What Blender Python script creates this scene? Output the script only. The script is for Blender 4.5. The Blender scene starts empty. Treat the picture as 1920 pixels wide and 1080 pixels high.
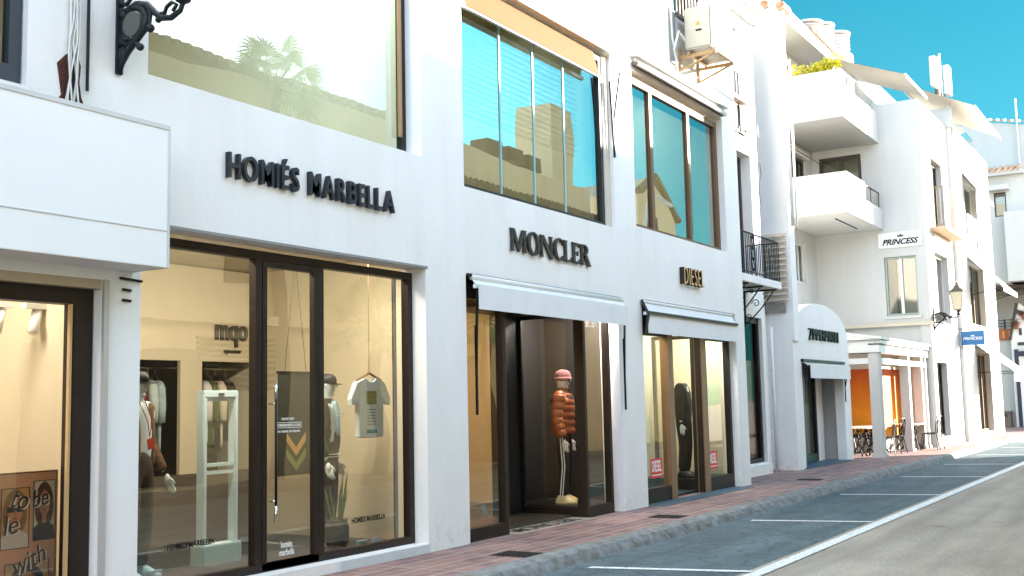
import bpy, bmesh, math, random
from mathutils import Vector, Matrix
random.seed(7)
S = bpy.context.scene
COL = S.collection
# ------------------------------------------------------------------ camera
R = ((0.5305, 0.07849, 0.84404), (-0.84739, 0.07503, 0.52564), (-0.02207, -0.99409, 0.10631))
cd = bpy.data.cameras.new('camera'); cam = bpy.data.objects.new('camera', cd); COL.objects.link(cam)
M = Matrix(((R[0][0], -R[0][1], -R[0][2], 0), (R[1][0], -R[1][1], -R[1][2], -6.9),
            (R[2][0], -R[2][1], -R[2][2], 1.5), (0, 0, 0, 1)))
cam.matrix_world = M
cd.sensor_width = 36; cd.lens = 38.51; cd.clip_end = 2000; cd.clip_start = 0.05
S.camera = cam
# ------------------------------------------------------------------ light
SUN = Vector((1.1, -1.0, 0.37)).normalized()          # towards the sun
ELEV = math.asin(SUN.z); ROT = math.atan2(SUN.x, SUN.y)
w = bpy.data.worlds.new("World"); S.world = w; w.use_nodes = True
nt = w.node_tree; nt.nodes.clear()
o_ = nt.nodes.new('ShaderNodeOutputWorld'); bg = nt.nodes.new('ShaderNodeBackground')
sk = nt.nodes.new('ShaderNodeTexSky'); sk.sky_type = 'NISHITA'; sk.sun_disc = False
sk.sun_elevation = ELEV; sk.sun_rotation = ROT; sk.air_density = 1.0; sk.dust_density = 0.6; sk.ozone_density = 1.4
mx = nt.nodes.new('ShaderNodeMix'); mx.data_type = 'RGBA'; mx.blend_type = 'MULTIPLY'; mx.inputs[0].default_value = 1
mx.inputs[7].default_value = (1.0, 1.0, 1.0, 1)
gm = nt.nodes.new('ShaderNodeGamma'); gm.inputs[1].default_value = .6; nt.links.new(sk.outputs[0], gm.inputs[0]); nt.links.new(gm.outputs[0], mx.inputs[6]); nt.links.new(bg.outputs[0], o_.inputs[0])
tc = nt.nodes.new('ShaderNodeTexCoord'); dt = nt.nodes.new('ShaderNodeVectorMath'); dt.operation = 'DOT_PRODUCT'
nt.links.new(tc.outputs['Generated'], dt.inputs[0]); dt.inputs[1].default_value = (-.48, -.86, .15)
rp = nt.nodes.new('ShaderNodeValToRGB'); rp.color_ramp.interpolation = 'EASE'        # bright lobe added behind the camera as facade fill, deep teal in view
e0, e1 = rp.color_ramp.elements; e0.position = .35; e0.color = (.003, .118, .142, 1); e1.position = .95; e1.color = (1.0, .98, 1.02, 1)
mh = nt.nodes.new('ShaderNodeMath'); mh.operation = 'MULTIPLY_ADD'; mh.inputs[1].default_value = .5; mh.inputs[2].default_value = .5
nt.links.new(dt.outputs['Value'], mh.inputs[0]); nt.links.new(mh.outputs[0], rp.inputs[0])
e0.position = .46; e1.position = .72; em = rp.color_ramp.elements.new(.59); em.color = (.09, .40, .50, 1); rp.color_ramp.interpolation = 'LINEAR'
m2 = nt.nodes.new('ShaderNodeMix'); m2.data_type = 'RGBA'; m2.blend_type = 'MULTIPLY'; m2.inputs[0].default_value = 1
nt.links.new(mx.outputs[2], m2.inputs[6]); nt.links.new(rp.outputs[0], m2.inputs[7])
sz = nt.nodes.new('ShaderNodeSeparateXYZ'); nt.links.new(tc.outputs['Generated'], sz.inputs[0])
hz_ = nt.nodes.new('ShaderNodeMapRange'); hz_.inputs[1].default_value = .12; hz_.inputs[2].default_value = .46; hz_.inputs[3].default_value = 1; hz_.inputs[4].default_value = 0; nt.links.new(sz.outputs[2], hz_.inputs[0])
m3 = nt.nodes.new('ShaderNodeMix'); m3.data_type = 'RGBA'; m3.blend_type = 'ADD'; nt.links.new(hz_.outputs[0], m3.inputs[0]); nt.links.new(m2.outputs[2], m3.inputs[6]); m3.inputs[7].default_value = (.06, .05, .04, 1)
nt.links.new(m3.outputs[2], bg.inputs[0])
bg.inputs[1].default_value = 0.15
sd = bpy.data.lights.new('sun', 'SUN'); sd.energy = 2.0; sd.angle = math.radians(0.6); sd.color = (1, 0.93, 0.82)
so = bpy.data.objects.new('sun', sd); COL.objects.link(so); so.rotation_euler = SUN.to_track_quat('Z', 'Y').to_euler()
S.view_settings.view_transform = 'Standard'; S.view_settings.look = 'None'
S.view_settings.exposure = 3.82; S.view_settings.gamma = 1
S.render.engine = 'CYCLES'; S.cycles.use_denoising = True
S.cycles.max_bounces = 10; S.cycles.diffuse_bounces = 4; S.cycles.glossy_bounces = 5; S.cycles.transparent_max_bounces = 14
S.cycles.caustics_reflective = False; S.cycles.caustics_refractive = False; S.cycles.sample_clamp_indirect = 6

# ------------------------------------------------------------------ materials
def lin(h):
    if isinstance(h, str):
        c = [int(h[i:i+2], 16)/255 for i in (0, 2, 4)]
        return tuple(x/12.92 if x <= .04045 else ((x+.055)/1.055)**2.4 for x in c) + (1,)
    return tuple(h) + (1,)
_m = {}
def mat(name, col, rough=.6, metal=0, var=.12, vscale=2.0, bump=0.0, bscale=30, col2=None, spec=.5, emit=None, es=1):
    if name in _m: return _m[name]
    m = bpy.data.materials.new(name); m.use_nodes = True; n = m.node_tree.nodes; l = m.node_tree.links
    b = n['Principled BSDF']; b.inputs['Roughness'].default_value = rough; b.inputs['Metallic'].default_value = metal
    b.inputs['Specular IOR Level'].default_value = spec
    c = lin(col)
    g = n.new('ShaderNodeNewGeometry')
    t = n.new('ShaderNodeTexNoise'); t.inputs['Scale'].default_value = vscale; t.inputs['Detail'].default_value = 6; t.inputs['Roughness'].default_value = .65
    l.new(g.outputs['Position'], t.inputs['Vector'])
    r = n.new('ShaderNodeValToRGB'); r.color_ramp.elements[0].position = .3; r.color_ramp.elements[1].position = .7
    d = lin(col2) if col2 else tuple(x*(1-var) for x in c[:3])+(1,)
    r.color_ramp.elements[0].color = d; r.color_ramp.elements[1].color = c
    l.new(t.outputs['Fac'], r.inputs[0]); l.new(r.outputs[0], b.inputs['Base Color'])
    if bump:
        t2 = n.new('ShaderNodeTexNoise'); t2.inputs['Scale'].default_value = bscale; t2.inputs['Detail'].default_value = 5
        l.new(g.outputs['Position'], t2.inputs['Vector'])
        bp = n.new('ShaderNodeBump'); bp.inputs['Strength'].default_value = bump; bp.inputs['Distance'].default_value = .02
        l.new(t2.outputs['Fac'], bp.inputs['Height']); l.new(bp.outputs[0], b.inputs['Normal'])
    if emit:
        b.inputs['Emission Color'].default_value = lin(emit); b.inputs['Emission Strength'].default_value = es
    _m[name] = m; return m
def glass(name, fac, tint=(1, 1, 1), refl=(1, 1, 1), wav=.004):
    m = bpy.data.materials.new(name); m.use_nodes = True; n = m.node_tree.nodes; l = m.node_tree.links
    n.remove(n['Principled BSDF']); out = n['Material Output']
    tr = n.new('ShaderNodeBsdfTransparent'); tr.inputs[0].default_value = tint + (1,)
    gl = n.new('ShaderNodeBsdfGlossy'); gl.inputs['Roughness'].default_value = 0.0; gl.inputs['Color'].default_value = refl + (1,)
    g = n.new('ShaderNodeNewGeometry')
    t = n.new('ShaderNodeTexNoise'); t.inputs['Scale'].default_value = .9; t.inputs['Detail'].default_value = 1
    l.new(g.outputs['Position'], t.inputs['Vector'])
    bp = n.new('ShaderNodeBump'); bp.inputs['Strength'].default_value = 1; bp.inputs['Distance'].default_value = wav
    l.new(t.outputs['Fac'], bp.inputs['Height']); l.new(bp.outputs[0], gl.inputs['Normal'])
    lw = n.new('ShaderNodeLayerWeight'); lw.inputs['Blend'].default_value = .25
    mr = n.new('ShaderNodeMapRange'); mr.inputs[3].default_value = fac; mr.inputs[4].default_value = 1.0
    l.new(lw.outputs['Fresnel'], mr.inputs[0])
    ms = n.new('ShaderNodeMixShader'); l.new(mr.outputs[0], ms.inputs[0]); l.new(tr.outputs[0], ms.inputs[1]); l.new(gl.outputs[0], ms.inputs[2])
    l.new(ms.outputs[0], out.inputs[0]); return m
def plaster(name, col, stain=.06, bump=.25):
    m = bpy.data.materials.new(name); m.use_nodes = True; n = m.node_tree.nodes; l = m.node_tree.links
    b = n['Principled BSDF']; b.inputs['Roughness'].default_value = .75; b.inputs['Specular IOR Level'].default_value = .25
    g = n.new('ShaderNodeNewGeometry'); mp = n.new('ShaderNodeMapping'); mp.inputs['Scale'].default_value = (1.6, 1.6, .35)
    l.new(g.outputs['Position'], mp.inputs[0])
    t = n.new('ShaderNodeTexNoise'); t.inputs['Scale'].default_value = 1.3; t.inputs['Detail'].default_value = 8; t.inputs['Roughness'].default_value = .6
    l.new(mp.outputs[0], t.inputs['Vector'])
    c = lin(col); r = n.new('ShaderNodeValToRGB')
    r.color_ramp.elements[0].position = .28; r.color_ramp.elements[0].color = tuple(x*(1-stain*k) for x, k in zip(c[:3], (1.1, 1.2, 1.6)))+(1,)
    r.color_ramp.elements[1].position = .62; r.color_ramp.elements[1].color = c
    l.new(t.outputs['Fac'], r.inputs[0])
    ms_ = n.new('ShaderNodeMapping'); ms_.inputs['Scale'].default_value = (9, 9, .22); l.new(g.outputs['Position'], ms_.inputs[0])
    ts_ = n.new('ShaderNodeTexNoise'); ts_.inputs['Scale'].default_value = 1; ts_.inputs['Detail'].default_value = 4; l.new(ms_.outputs[0], ts_.inputs['Vector'])
    rs_ = n.new('ShaderNodeMapRange'); rs_.inputs[1].default_value = .56; rs_.inputs[2].default_value = .78; rs_.inputs[3].default_value = 1.0; rs_.inputs[4].default_value = 1-stain*.6; l.new(ts_.outputs['Fac'], rs_.inputs[0])
    vs_ = n.new('ShaderNodeVectorMath'); vs_.operation = 'SCALE'; l.new(r.outputs[0], vs_.inputs[0]); l.new(rs_.outputs[0], vs_.inputs['Scale'])
    # splash dirt near the pavement: fine speckle that stays put
    sx = n.new('ShaderNodeSeparateXYZ'); l.new(g.outputs['Position'], sx.inputs[0])
    mr = n.new('ShaderNodeMapRange'); mr.inputs[1].default_value = .45; mr.inputs[2].default_value = 0; mr.inputs[3].default_value = 0; mr.inputs[4].default_value = .5
    l.new(sx.outputs[2], mr.inputs[0])
    t3 = n.new('ShaderNodeTexNoise'); t3.inputs['Scale'].default_value = 9; t3.inputs['Detail'].default_value = 8; t3.inputs['Roughness'].default_value = .8
    l.new(g.outputs['Position'], t3.inputs['Vector'])
    r3 = n.new('ShaderNodeValToRGB'); r3.color_ramp.elements[0].position = .5; r3.color_ramp.elements[1].position = .68
    l.new(t3.outputs['Fac'], r3.inputs[0])
    mu = n.new('ShaderNodeMath'); mu.operation = 'MULTIPLY'; l.new(mr.outputs[0], mu.inputs[0]); l.new(r3.outputs[0], mu.inputs[1])
    mx = n.new('ShaderNodeMix'); mx.data_type = 'RGBA'; l.new(mu.outputs[0], mx.inputs[0]); l.new(vs_.outputs[0], mx.inputs[6]); mx.inputs[7].default_value = (.33, .27, .22, 1)
    l.new(mx.outputs[2], b.inputs['Base Color'])
    t2 = n.new('ShaderNodeTexNoise'); t2.inputs['Scale'].default_value = 22; t2.inputs['Detail'].default_value = 6; l.new(g.outputs['Position'], t2.inputs['Vector'])
    t4 = n.new('ShaderNodeTexNoise'); t4.inputs['Scale'].default_value = 1.7; t4.inputs['Detail'].default_value = 2; l.new(g.outputs['Position'], t4.inputs['Vector'])
    ad = n.new('ShaderNodeMath'); ad.operation = 'MULTIPLY_ADD'; ad.inputs[1].default_value = 3.0
    l.new(t4.outputs['Fac'], ad.inputs[0]); l.new(t2.outputs['Fac'], ad.inputs[2])
    bp = n.new('ShaderNodeBump'); bp.inputs['Strength'].default_value = bump; bp.inputs['Distance'].default_value = .012
    l.new(ad.outputs[0], bp.inputs['Height']); l.new(bp.outputs[0], b.inputs['Normal'])
    _m[name] = m; return m
WHITE = plaster('white_plaster', (.83, .81, .785), .06)
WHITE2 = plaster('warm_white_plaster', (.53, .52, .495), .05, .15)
CREAM = plaster('cream_plaster', (.78, .68, .48), .15)
CREAM2 = plaster('pale_plaster', (.84, .68, .42), .12)
BROWN = mat('bronze_frame', '2c221b', .45, .1, var=.25, vscale=5, spec=.3)
BROWN2 = mat('tan_frame', '8a6a4c', .45, .1)
BLACK = mat('black_metal', '15161a', .45, .5, var=.3)
IRON = mat('wrought_iron', '1b2026', .55, .3, var=.4, vscale=14, bump=.3, bscale=60)
FABRIC = mat('awning_canvas', 'e4e4e2', .85, var=.06, vscale=4, bump=.2, bscale=200)
TAN_FAB = mat('orange_canvas', '6a410c', .85, var=.12, vscale=3)
DARKIN = mat('dark_interior', '17130f', .6, var=.2)
TILE = mat('roof_tile', 'a4633c', .8, var=.4, vscale=6, bump=.4, col2='d8c3a8')
PVC = mat('white_metal', 'dcdcd8', .4, var=.05)
STEEL = mat('brushed_steel', 'b0aca2', .3, .8)
CHROME = mat('chrome', 'd8d4c8', .15, 1)
G_SHOP = glass('shop_glass', .17, (.96, .95, .90), (1.0, .93, .78))
G_UP = glass('upper_glass', .52, (.72, .84, .78), (.27, .29, .29))
G_BLUE = glass('sky_glass', .70, (.30, .42, .45), (.40, .45, .48), .002)
G_DARK = glass('dark_glass', .015, (.88, .87, .82), (.8, .78, .72))
G_FAR = glass('far_glass', .18, (.5, .55, .5), (.7, .68, .62))
FLOORM = mat('shop_floor', '3e3a33', .35, var=.2)
INT = mat('interior_wall', 'd0c4a6', .8, var=.05)
INTG = mat('green_interior', 'a4ac98', .8, var=.08)

# ------------------------------------------------------------------ mesh builder
class MB:
    def __init__(s): s.v = []; s.f = []
    def add(s, vs, fs):
        k = len(s.v); s.v += [tuple(x) for x in vs]; s.f += [tuple(i+k for i in f) for f in fs]; return s
    def box(s, x0, x1, y0, y1, z0, z1):
        return s.add([(x0,y0,z0),(x1,y0,z0),(x1,y1,z0),(x0,y1,z0),(x0,y0,z1),(x1,y0,z1),(x1,y1,z1),(x0,y1,z1)],
                     [(0,3,2,1),(4,5,6,7),(0,1,5,4),(1,2,6,5),(2,3,7,6),(3,0,4,7)])
    def quad(s, a, b, c, d): return s.add([a,b,c,d], [(0,1,2,3)])
    def bar(s, a, b, wx, wy=None, up=(0,0,1)):
        wy = wy or wx; a = Vector(a); b = Vector(b); d = (b-a).normalized(); u = Vector(up)
        if abs(d.dot(u)) > .98: u = Vector((0,1,0))
        p = d.cross(u).normalized(); q = p.cross(d).normalized(); vs = []
        for c in (a, b):
            for i, j in ((-1,-1),(1,-1),(1,1),(-1,1)): vs.append(c+p*wx*i/2+q*wy*j/2)
        return s.add(vs, [(0,1,2,3),(7,6,5,4),(0,4,5,1),(1,5,6,2),(2,6,7,3),(3,7,4,0)])
    def tube(s, pts, r, n=8, closed=False):
        pts = [Vector(p) for p in pts]; m = len(pts); rr = r if hasattr(r, '__len__') else [r]*m
        vs = []; prev = None
        for i, p in enumerate(pts):
            d = (pts[(i+1) % m]-pts[i-1]) if closed else (pts[min(i+1, m-1)]-pts[max(i-1, 0)])
            d = d.normalized() if d.length > 1e-9 else Vector((0,0,1))
            if prev is None:
                u = Vector((0,0,1)) if abs(d.z) < .9 else Vector((1,0,0)); p1 = d.cross(u).normalized()
            else:
                p1 = (prev - d*prev.dot(d)); p1 = p1.normalized() if p1.length > 1e-6 else d.orthogonal().normalized()
            prev = p1; p2 = d.cross(p1)
            for k in range(n):
                a = 2*math.pi*k/n; vs.append(p+(p1*math.cos(a)+p2*math.sin(a))*rr[i])
        fs = []
        for i in range(m if closed else m-1):
            j = (i+1) % m
            for k in range(n): fs.append((i*n+k, j*n+k, j*n+(k+1)%n, i*n+(k+1)%n))
        if not closed: fs += [tuple(range(n)), tuple((m-1)*n+k for k in reversed(range(n)))]
        return s.add(vs, fs)
    def lathe(s, prof, c, n=16, axis='z'):
        vs = []; c = Vector(c)
        for r, h in prof:
            for k in range(n):
                a = 2*math.pi*k/n; x, y = r*math.cos(a), r*math.sin(a)
                vs.append(c+Vector({'z': (x,y,h), 'y': (x,h,y), 'x': (h,x,y)}[axis]))
        fs = []
        for i in range(len(prof)-1):
            for k in range(n): fs.append((i*n+k, i*n+(k+1)%n, (i+1)*n+(k+1)%n, (i+1)*n+k))
        fs += [tuple(reversed(range(n))), tuple((len(prof)-1)*n+k for k in range(n))]
        return s.add(vs, fs)
    def loft(s, rings, n=14):
        """rings: (center, rx, ry, yaw) horizontal ellipses"""
        vs = []
        for c, rx, ry, yaw in rings:
            for k in range(n):
                a = 2*math.pi*k/n; x, y = rx*math.cos(a), ry*math.sin(a)
                vs.append((c[0]+x*math.cos(yaw)-y*math.sin(yaw), c[1]+x*math.sin(yaw)+y*math.cos(yaw), c[2]))
        fs = [(i*n+k, i*n+(k+1)%n, (i+1)*n+(k+1)%n, (i+1)*n+k) for i in range(len(rings)-1) for k in range(n)]
        fs += [tuple(reversed(range(n))), tuple((len(rings)-1)*n+k for k in range(n))]
        return s.add(vs, fs)
    def prism(s, poly, f0, f1):
        """poly of 2-D points; f0/f1 map a 2-D point to 3-D"""
        n = len(poly); vs = [f0(*p) for p in poly]+[f1(*p) for p in poly]
        return s.add(vs, [tuple(range(n)), tuple(reversed(range(n, 2*n)))]+[(i, i+n, (i+1)%n+n, (i+1)%n) for i in range(n)])
    def sphere(s, c, r, n=10, m=7):
        rx, ry, rz = r if hasattr(r, '__len__') else (r, r, r); vs = []
        for i in range(m+1):
            t = math.pi*i/m
            for k in range(n):
                a = 2*math.pi*k/n; vs.append((c[0]+rx*math.sin(t)*math.cos(a), c[1]+ry*math.sin(t)*math.sin(a), c[2]-rz*math.cos(t)))
        return s.add(vs, [(i*n+k, i*n+(k+1)%n, (i+1)*n+(k+1)%n, (i+1)*n+k) for i in range(m) for k in range(n)])
    def build(s, name, material, parent=None, smooth=False, bevel=0, flip=True):
        me = bpy.data.meshes.new(name); W = WP.get(parent, Vector((0,0,0))) if parent else Vector((0,0,0))
        me.from_pydata([tuple(Vector(v)-W) for v in s.v], [], s.f)
        bm = bmesh.new(); bm.from_mesh(me)
        if flip: bmesh.ops.recalc_face_normals(bm, faces=bm.faces)
        if bevel:
            bmesh.ops.remove_doubles(bm, verts=bm.verts, dist=1e-5)
            es = [e for e in bm.edges if len(e.link_faces) == 2 and e.calc_face_angle(0) > .6]
            bmesh.ops.bevel(bm, geom=es, offset=bevel, segments=2, affect='EDGES', clamp_overlap=True)
        bm.to_mesh(me); bm.free()
        if smooth:
            for p in me.polygons: p.use_smooth = True
        o = bpy.data.objects.new(name, me); COL.objects.link(o)
        if material: me.materials.append(material)
        if parent: o.parent = parent
        WP[o] = W
        return o
WP = {}
def tag(o, label=None, cat=None, group=None, kind=None):
    if label: o['label'] = label
    if cat: o['category'] = cat
    if group: o['group'] = group
    if kind: o['kind'] = kind
    return o
def thing(name, label, cat, loc=(0,0,0), group=None):
    o = bpy.data.objects.new(name, None); COL.objects.link(o); o.location = loc; o.empty_display_size = .2
    WP[o] = Vector(loc); return tag(o, label, cat, group)
def dup(root, delta, label=None, rz=0):
    r = root.copy(); COL.objects.link(r); r.location = root.location+Vector(delta); r.rotation_euler.z = rz
    if label: r['label'] = label
    for ch in list(root.children):
        c = ch.copy(); COL.objects.link(c); c.parent = r
        for g in ch.children:
            d = g.copy(); COL.objects.link(d); d.parent = c
    return r
def wall(mb, x0, x1, z0, z1, y0, y1, holes):
    """slab facing -Y with rectangular through holes, solid reveals"""
    xs = sorted({x0, x1, *[h[0] for h in holes], *[h[1] for h in holes]}); zs = sorted({z0, z1, *[h[2] for h in holes], *[h[3] for h in holes]})
    xs = [x for x in xs if x0 <= x <= x1]; zs = [z for z in zs if z0 <= z <= z1]
    hole = lambda x, z: any(h[0] < x < h[1] and h[2] < z < h[3] for h in holes)
    solid = {(i, j): not hole((xs[i]+xs[i+1])/2, (zs[j]+zs[j+1])/2) for i in range(len(xs)-1) for j in range(len(zs)-1)}
    for (i, j), ok in solid.items():
        if not ok: continue
        a, b, c, d = xs[i], xs[i+1], zs[j], zs[j+1]
        mb.quad((a,y0,c),(b,y0,c),(b,y0,d),(a,y0,d)); mb.quad((b,y1,c),(a,y1,c),(a,y1,d),(b,y1,d))
        if not solid.get((i-1, j)): mb.quad((a,y1,c),(a,y0,c),(a,y0,d),(a,y1,d))
        if not solid.get((i+1, j)): mb.quad((b,y0,c),(b,y1,c),(b,y1,d),(b,y0,d))
        if not solid.get((i, j-1)): mb.quad((a,y1,c),(b,y1,c),(b,y0,c),(a,y0,c))
        if not solid.get((i, j+1)): mb.quad((a,y0,d),(b,y0,d),(b,y1,d),(a,y1,d))
    return mb
def rotx(mb, k):  # turn a slab built facing -Y so it faces -X at X=k : (x,y,z)->(k+y, -x, z)
    mb.v = [(k+y, -x, z) for x, y, z in mb.v]; return mb
def frame(mb, x0, x1, z0, z1, y, t=.06, d=.08, mull=(), trans=(), bot=None):
    bot = bot or t
    mb.box(x0, x0+t, y-d/2, y+d/2, z0, z1); mb.box(x1-t, x1, y-d/2, y+d/2, z0, z1)
    mb.box(x0+t, x1-t, y-d/2, y+d/2, z0, z0+bot); mb.box(x0+t, x1-t, y-d/2, y+d/2, z1-t, z1)
    for m_ in mull: mb.box(m_-t/2, m_+t/2, y-d/2+.003, y+d/2-.003, z0+bot, z1-t)
    for z in trans: mb.box(x0+t, x1-t, y-d/2+.006, y+d/2-.006, z-t/2, z+t/2)
    return mb
def pane(x0, x1, z0, z1, y, m, parent, name='pane'):
    return MB().quad((x0,y,z0),(x1,y,z0),(x1,y,z1),(x0,y,z1)).build(name, m, parent, flip=False)
def text_geo(s, size=1.0, ext=.02, off=0.0, shear=0.0, sx=1.0, bev=0):
    c = bpy.data.curves.new('lettering', 'FONT'); c.body = s; c.size = size; c.extrude = ext; c.offset = off; c.shear = shear; c.resolution_u = 4
    c.bevel_depth = bev
    o = bpy.data.objects.new('lettering', c); COL.objects.link(o); dg = bpy.context.evaluated_depsgraph_get(); dg.update()
    me = bpy.data.meshes.new_from_object(o.evaluated_get(dg)); vs = [tuple(v.co) for v in me.vertices]; fs = [tuple(p.vertices) for p in me.polygons]
    bpy.data.objects.remove(o); bpy.data.curves.remove(c); bpy.data.meshes.remove(me)
    if not vs: return [], [], 0, 0
    x0 = min(v[0] for v in vs); x1 = max(v[0] for v in vs); z0 = min(v[1] for v in vs)
    return [((v[0]-x0)*sx, v[1], v[2]) for v in vs], fs, (x1-x0)*sx, z0
def text_on(s, org, width, height, material, parent=None, name='lettering', face='-y', ext=.01, off=0, shear=0, rot=0):
    """one mesh with the words fitted to width x height (metres)"""
    vs, fs, w_, _ = text_geo(s, 1, 1.0, off, shear)
    z0 = min(v[1] for v in vs); z1 = max(v[1] for v in vs); kx = width/w_; kz = height/(z1-z0); ca, sa = math.cos(rot), math.sin(rot)
    out = []
    for x, z, d in vs:
        x, z = x*kx, (z-z0)*kz; x, z = x*ca-z*sa, x*sa+z*ca; d = -(d)*ext
        out.append((org[0]+x, org[1]+d, org[2]+z) if face == '-y' else (org[0]+d, org[1]-x, org[2]+z) if face == '-x' else (org[0]+x, org[1]+z, org[2]-d))
    m_ = MB(); m_.add(out, fs); return m_.build(name, material, parent)
def letters(s, x0, x1, z0, z1, y, material, parent, ext, off=0, gap=.1, space=.35, face='-y', k=None):
    """every letter its own mesh, spread between x0 and x1"""
    geo = [None if ch == ' ' else text_geo(ch, 1, 1.0, off) for ch in s]
    H = max(v[1] for g in geo if g for v in g[0]) if k is None else k
    base = [g for g in geo if g]; hh = max(v[1] for v in text_geo('H', 1, 1.0, off)[0])
    tot = sum(space if g is None else g[2] for g in geo)+gap*(len(s)-1)
    kx = (x1-x0)/tot; kz = (z1-z0)/hh; x = x0
    for g in geo:
        if g is None: x += (space+gap)*kx; continue
        vs = [(x+v[0]*kx, y-ext-v[2]*ext, z0+v[1]*kz) if face == '-y' else (y-ext-v[2]*ext, -(x+v[0]*kx), z0+v[1]*kz) for v in g[0]]
        MB().add(vs, g[1]).build('letter', material, parent); x += (g[2]+gap)*kx
# ------------------------------------------------------------------ ground, road, pavement
def node_mat(name, rough=.85):
    m = bpy.data.materials.new(name); m.use_nodes = True; n = m.node_tree.nodes; l = m.node_tree.links
    b = n['Principled BSDF']; b.inputs['Roughness'].default_value = rough; b.inputs['Specular IOR Level'].default_value = .3
    g = n.new('ShaderNodeNewGeometry'); return m, n, l, b, g
def asphalt(name, ca, cb, crack=0.0, grain=60):
    m, n, l, b, g = node_mat(name, .8)
    t = n.new('ShaderNodeTexNoise'); t.inputs['Scale'].default_value = .9; t.inputs['Detail'].default_value = 9; t.inputs['Roughness'].default_value = .68; l.new(g.outputs['Position'], t.inputs['Vector'])
    r = n.new('ShaderNodeValToRGB'); r.color_ramp.elements[0].position = .32; r.color_ramp.elements[1].position = .68; r.color_ramp.elements[0].color = ca+(1,); r.color_ramp.elements[1].color = cb+(1,)
    l.new(t.outputs['Fac'], r.inputs[0])
    f = n.new('ShaderNodeTexNoise'); f.inputs['Scale'].default_value = grain; f.inputs['Detail'].default_value = 3; l.new(g.outputs['Position'], f.inputs['Vector'])
    rf = n.new('ShaderNodeMapRange'); rf.inputs[1].default_value = .3; rf.inputs[2].default_value = .7; rf.inputs[3].default_value = .72; rf.inputs[4].default_value = 1.25; l.new(f.outputs['Fac'], rf.inputs[0])
    mm = n.new('ShaderNodeVectorMath'); mm.operation = 'SCALE'; l.new(r.outputs[0], mm.inputs[0]); l.new(rf.outputs[0], mm.inputs['Scale'])
    w1 = n.new('ShaderNodeMapping'); w1.inputs['Scale'].default_value = (.22, 2.4, 1); l.new(g.outputs['Position'], w1.inputs[0])
    t5 = n.new('ShaderNodeTexNoise'); t5.inputs['Scale'].default_value = 1.1; t5.inputs['Detail'].default_value = 5; l.new(w1.outputs[0], t5.inputs['Vector'])
    r5 = n.new('ShaderNodeMapRange'); r5.inputs[1].default_value = .35; r5.inputs[2].default_value = .65; r5.inputs[3].default_value = .80; r5.inputs[4].default_value = 1.12; l.new(t5.outputs['Fac'], r5.inputs[0])
    v5 = n.new('ShaderNodeTexVoronoi'); v5.inputs['Scale'].default_value = .9; l.new(g.outputs['Position'], v5.inputs['Vector'])
    r6 = n.new('ShaderNodeMapRange'); r6.inputs[1].default_value = .03; r6.inputs[2].default_value = .11; r6.inputs[3].default_value = .62; r6.inputs[4].default_value = 1.0; l.new(v5.outputs['Distance'], r6.inputs[0])
    m6 = n.new('ShaderNodeMath'); m6.operation = 'MULTIPLY'; l.new(r5.outputs[0], m6.inputs[0]); l.new(r6.outputs[0], m6.inputs[1])
    m7 = n.new('ShaderNodeVectorMath'); m7.operation = 'SCALE'; l.new(mm.outputs[0], m7.inputs[0]); l.new(m6.outputs[0], m7.inputs['Scale'])
    last = m7.outputs[0]; h = f.outputs['Fac']
    if crack:
        wv = n.new('ShaderNodeTexNoise'); wv.inputs['Scale'].default_value = 3; wv.inputs['Detail'].default_value = 4; l.new(g.outputs['Position'], wv.inputs['Vector'])
        ad = n.new('ShaderNodeMix'); ad.data_type = 'RGBA'; ad.blend_type = 'ADD'; ad.inputs[0].default_value = .5; l.new(g.outputs['Position'], ad.inputs[6]); l.new(wv.outputs['Color'], ad.inputs[7])
        v = n.new('ShaderNodeTexVoronoi'); v.feature = 'DISTANCE_TO_EDGE'; v.inputs['Scale'].default_value = 2.6; l.new(ad.outputs[2], v.inputs['Vector'])
        rc = n.new('ShaderNodeMapRange'); rc.inputs[1].default_value = 0; rc.inputs[2].default_value = .055; rc.inputs[3].default_value = crack; rc.inputs[4].default_value = 0; l.new(v.outputs['Distance'], rc.inputs[0])
        mk = n.new('ShaderNodeMath'); mk.operation = 'MULTIPLY'; l.new(rc.outputs[0], mk.inputs[0]); l.new(t.outputs['Fac'], mk.inputs[1])
        mx = n.new('ShaderNodeMix'); mx.data_type = 'RGBA'; l.new(mk.outputs[0], mx.inputs[0]); l.new(last, mx.inputs[6]); mx.inputs[7].default_value = (.02, .02, .022, 1); last = mx.outputs[2]
    l.new(last, b.inputs['Base Color'])
    bp = n.new('ShaderNodeBump'); bp.inputs['Strength'].default_value = .5; bp.inputs['Distance'].default_value = .008; l.new(h, bp.inputs['Height']); l.new(bp.outputs[0], b.inputs['Normal'])
    return m
ASPH = asphalt('road_asphalt', (.325, .275, .225), (.415, .355, .29))
ASPH2 = asphalt('worn_parking_asphalt', (.075, .105, .115), (.125, .165, .175), .95)
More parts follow.
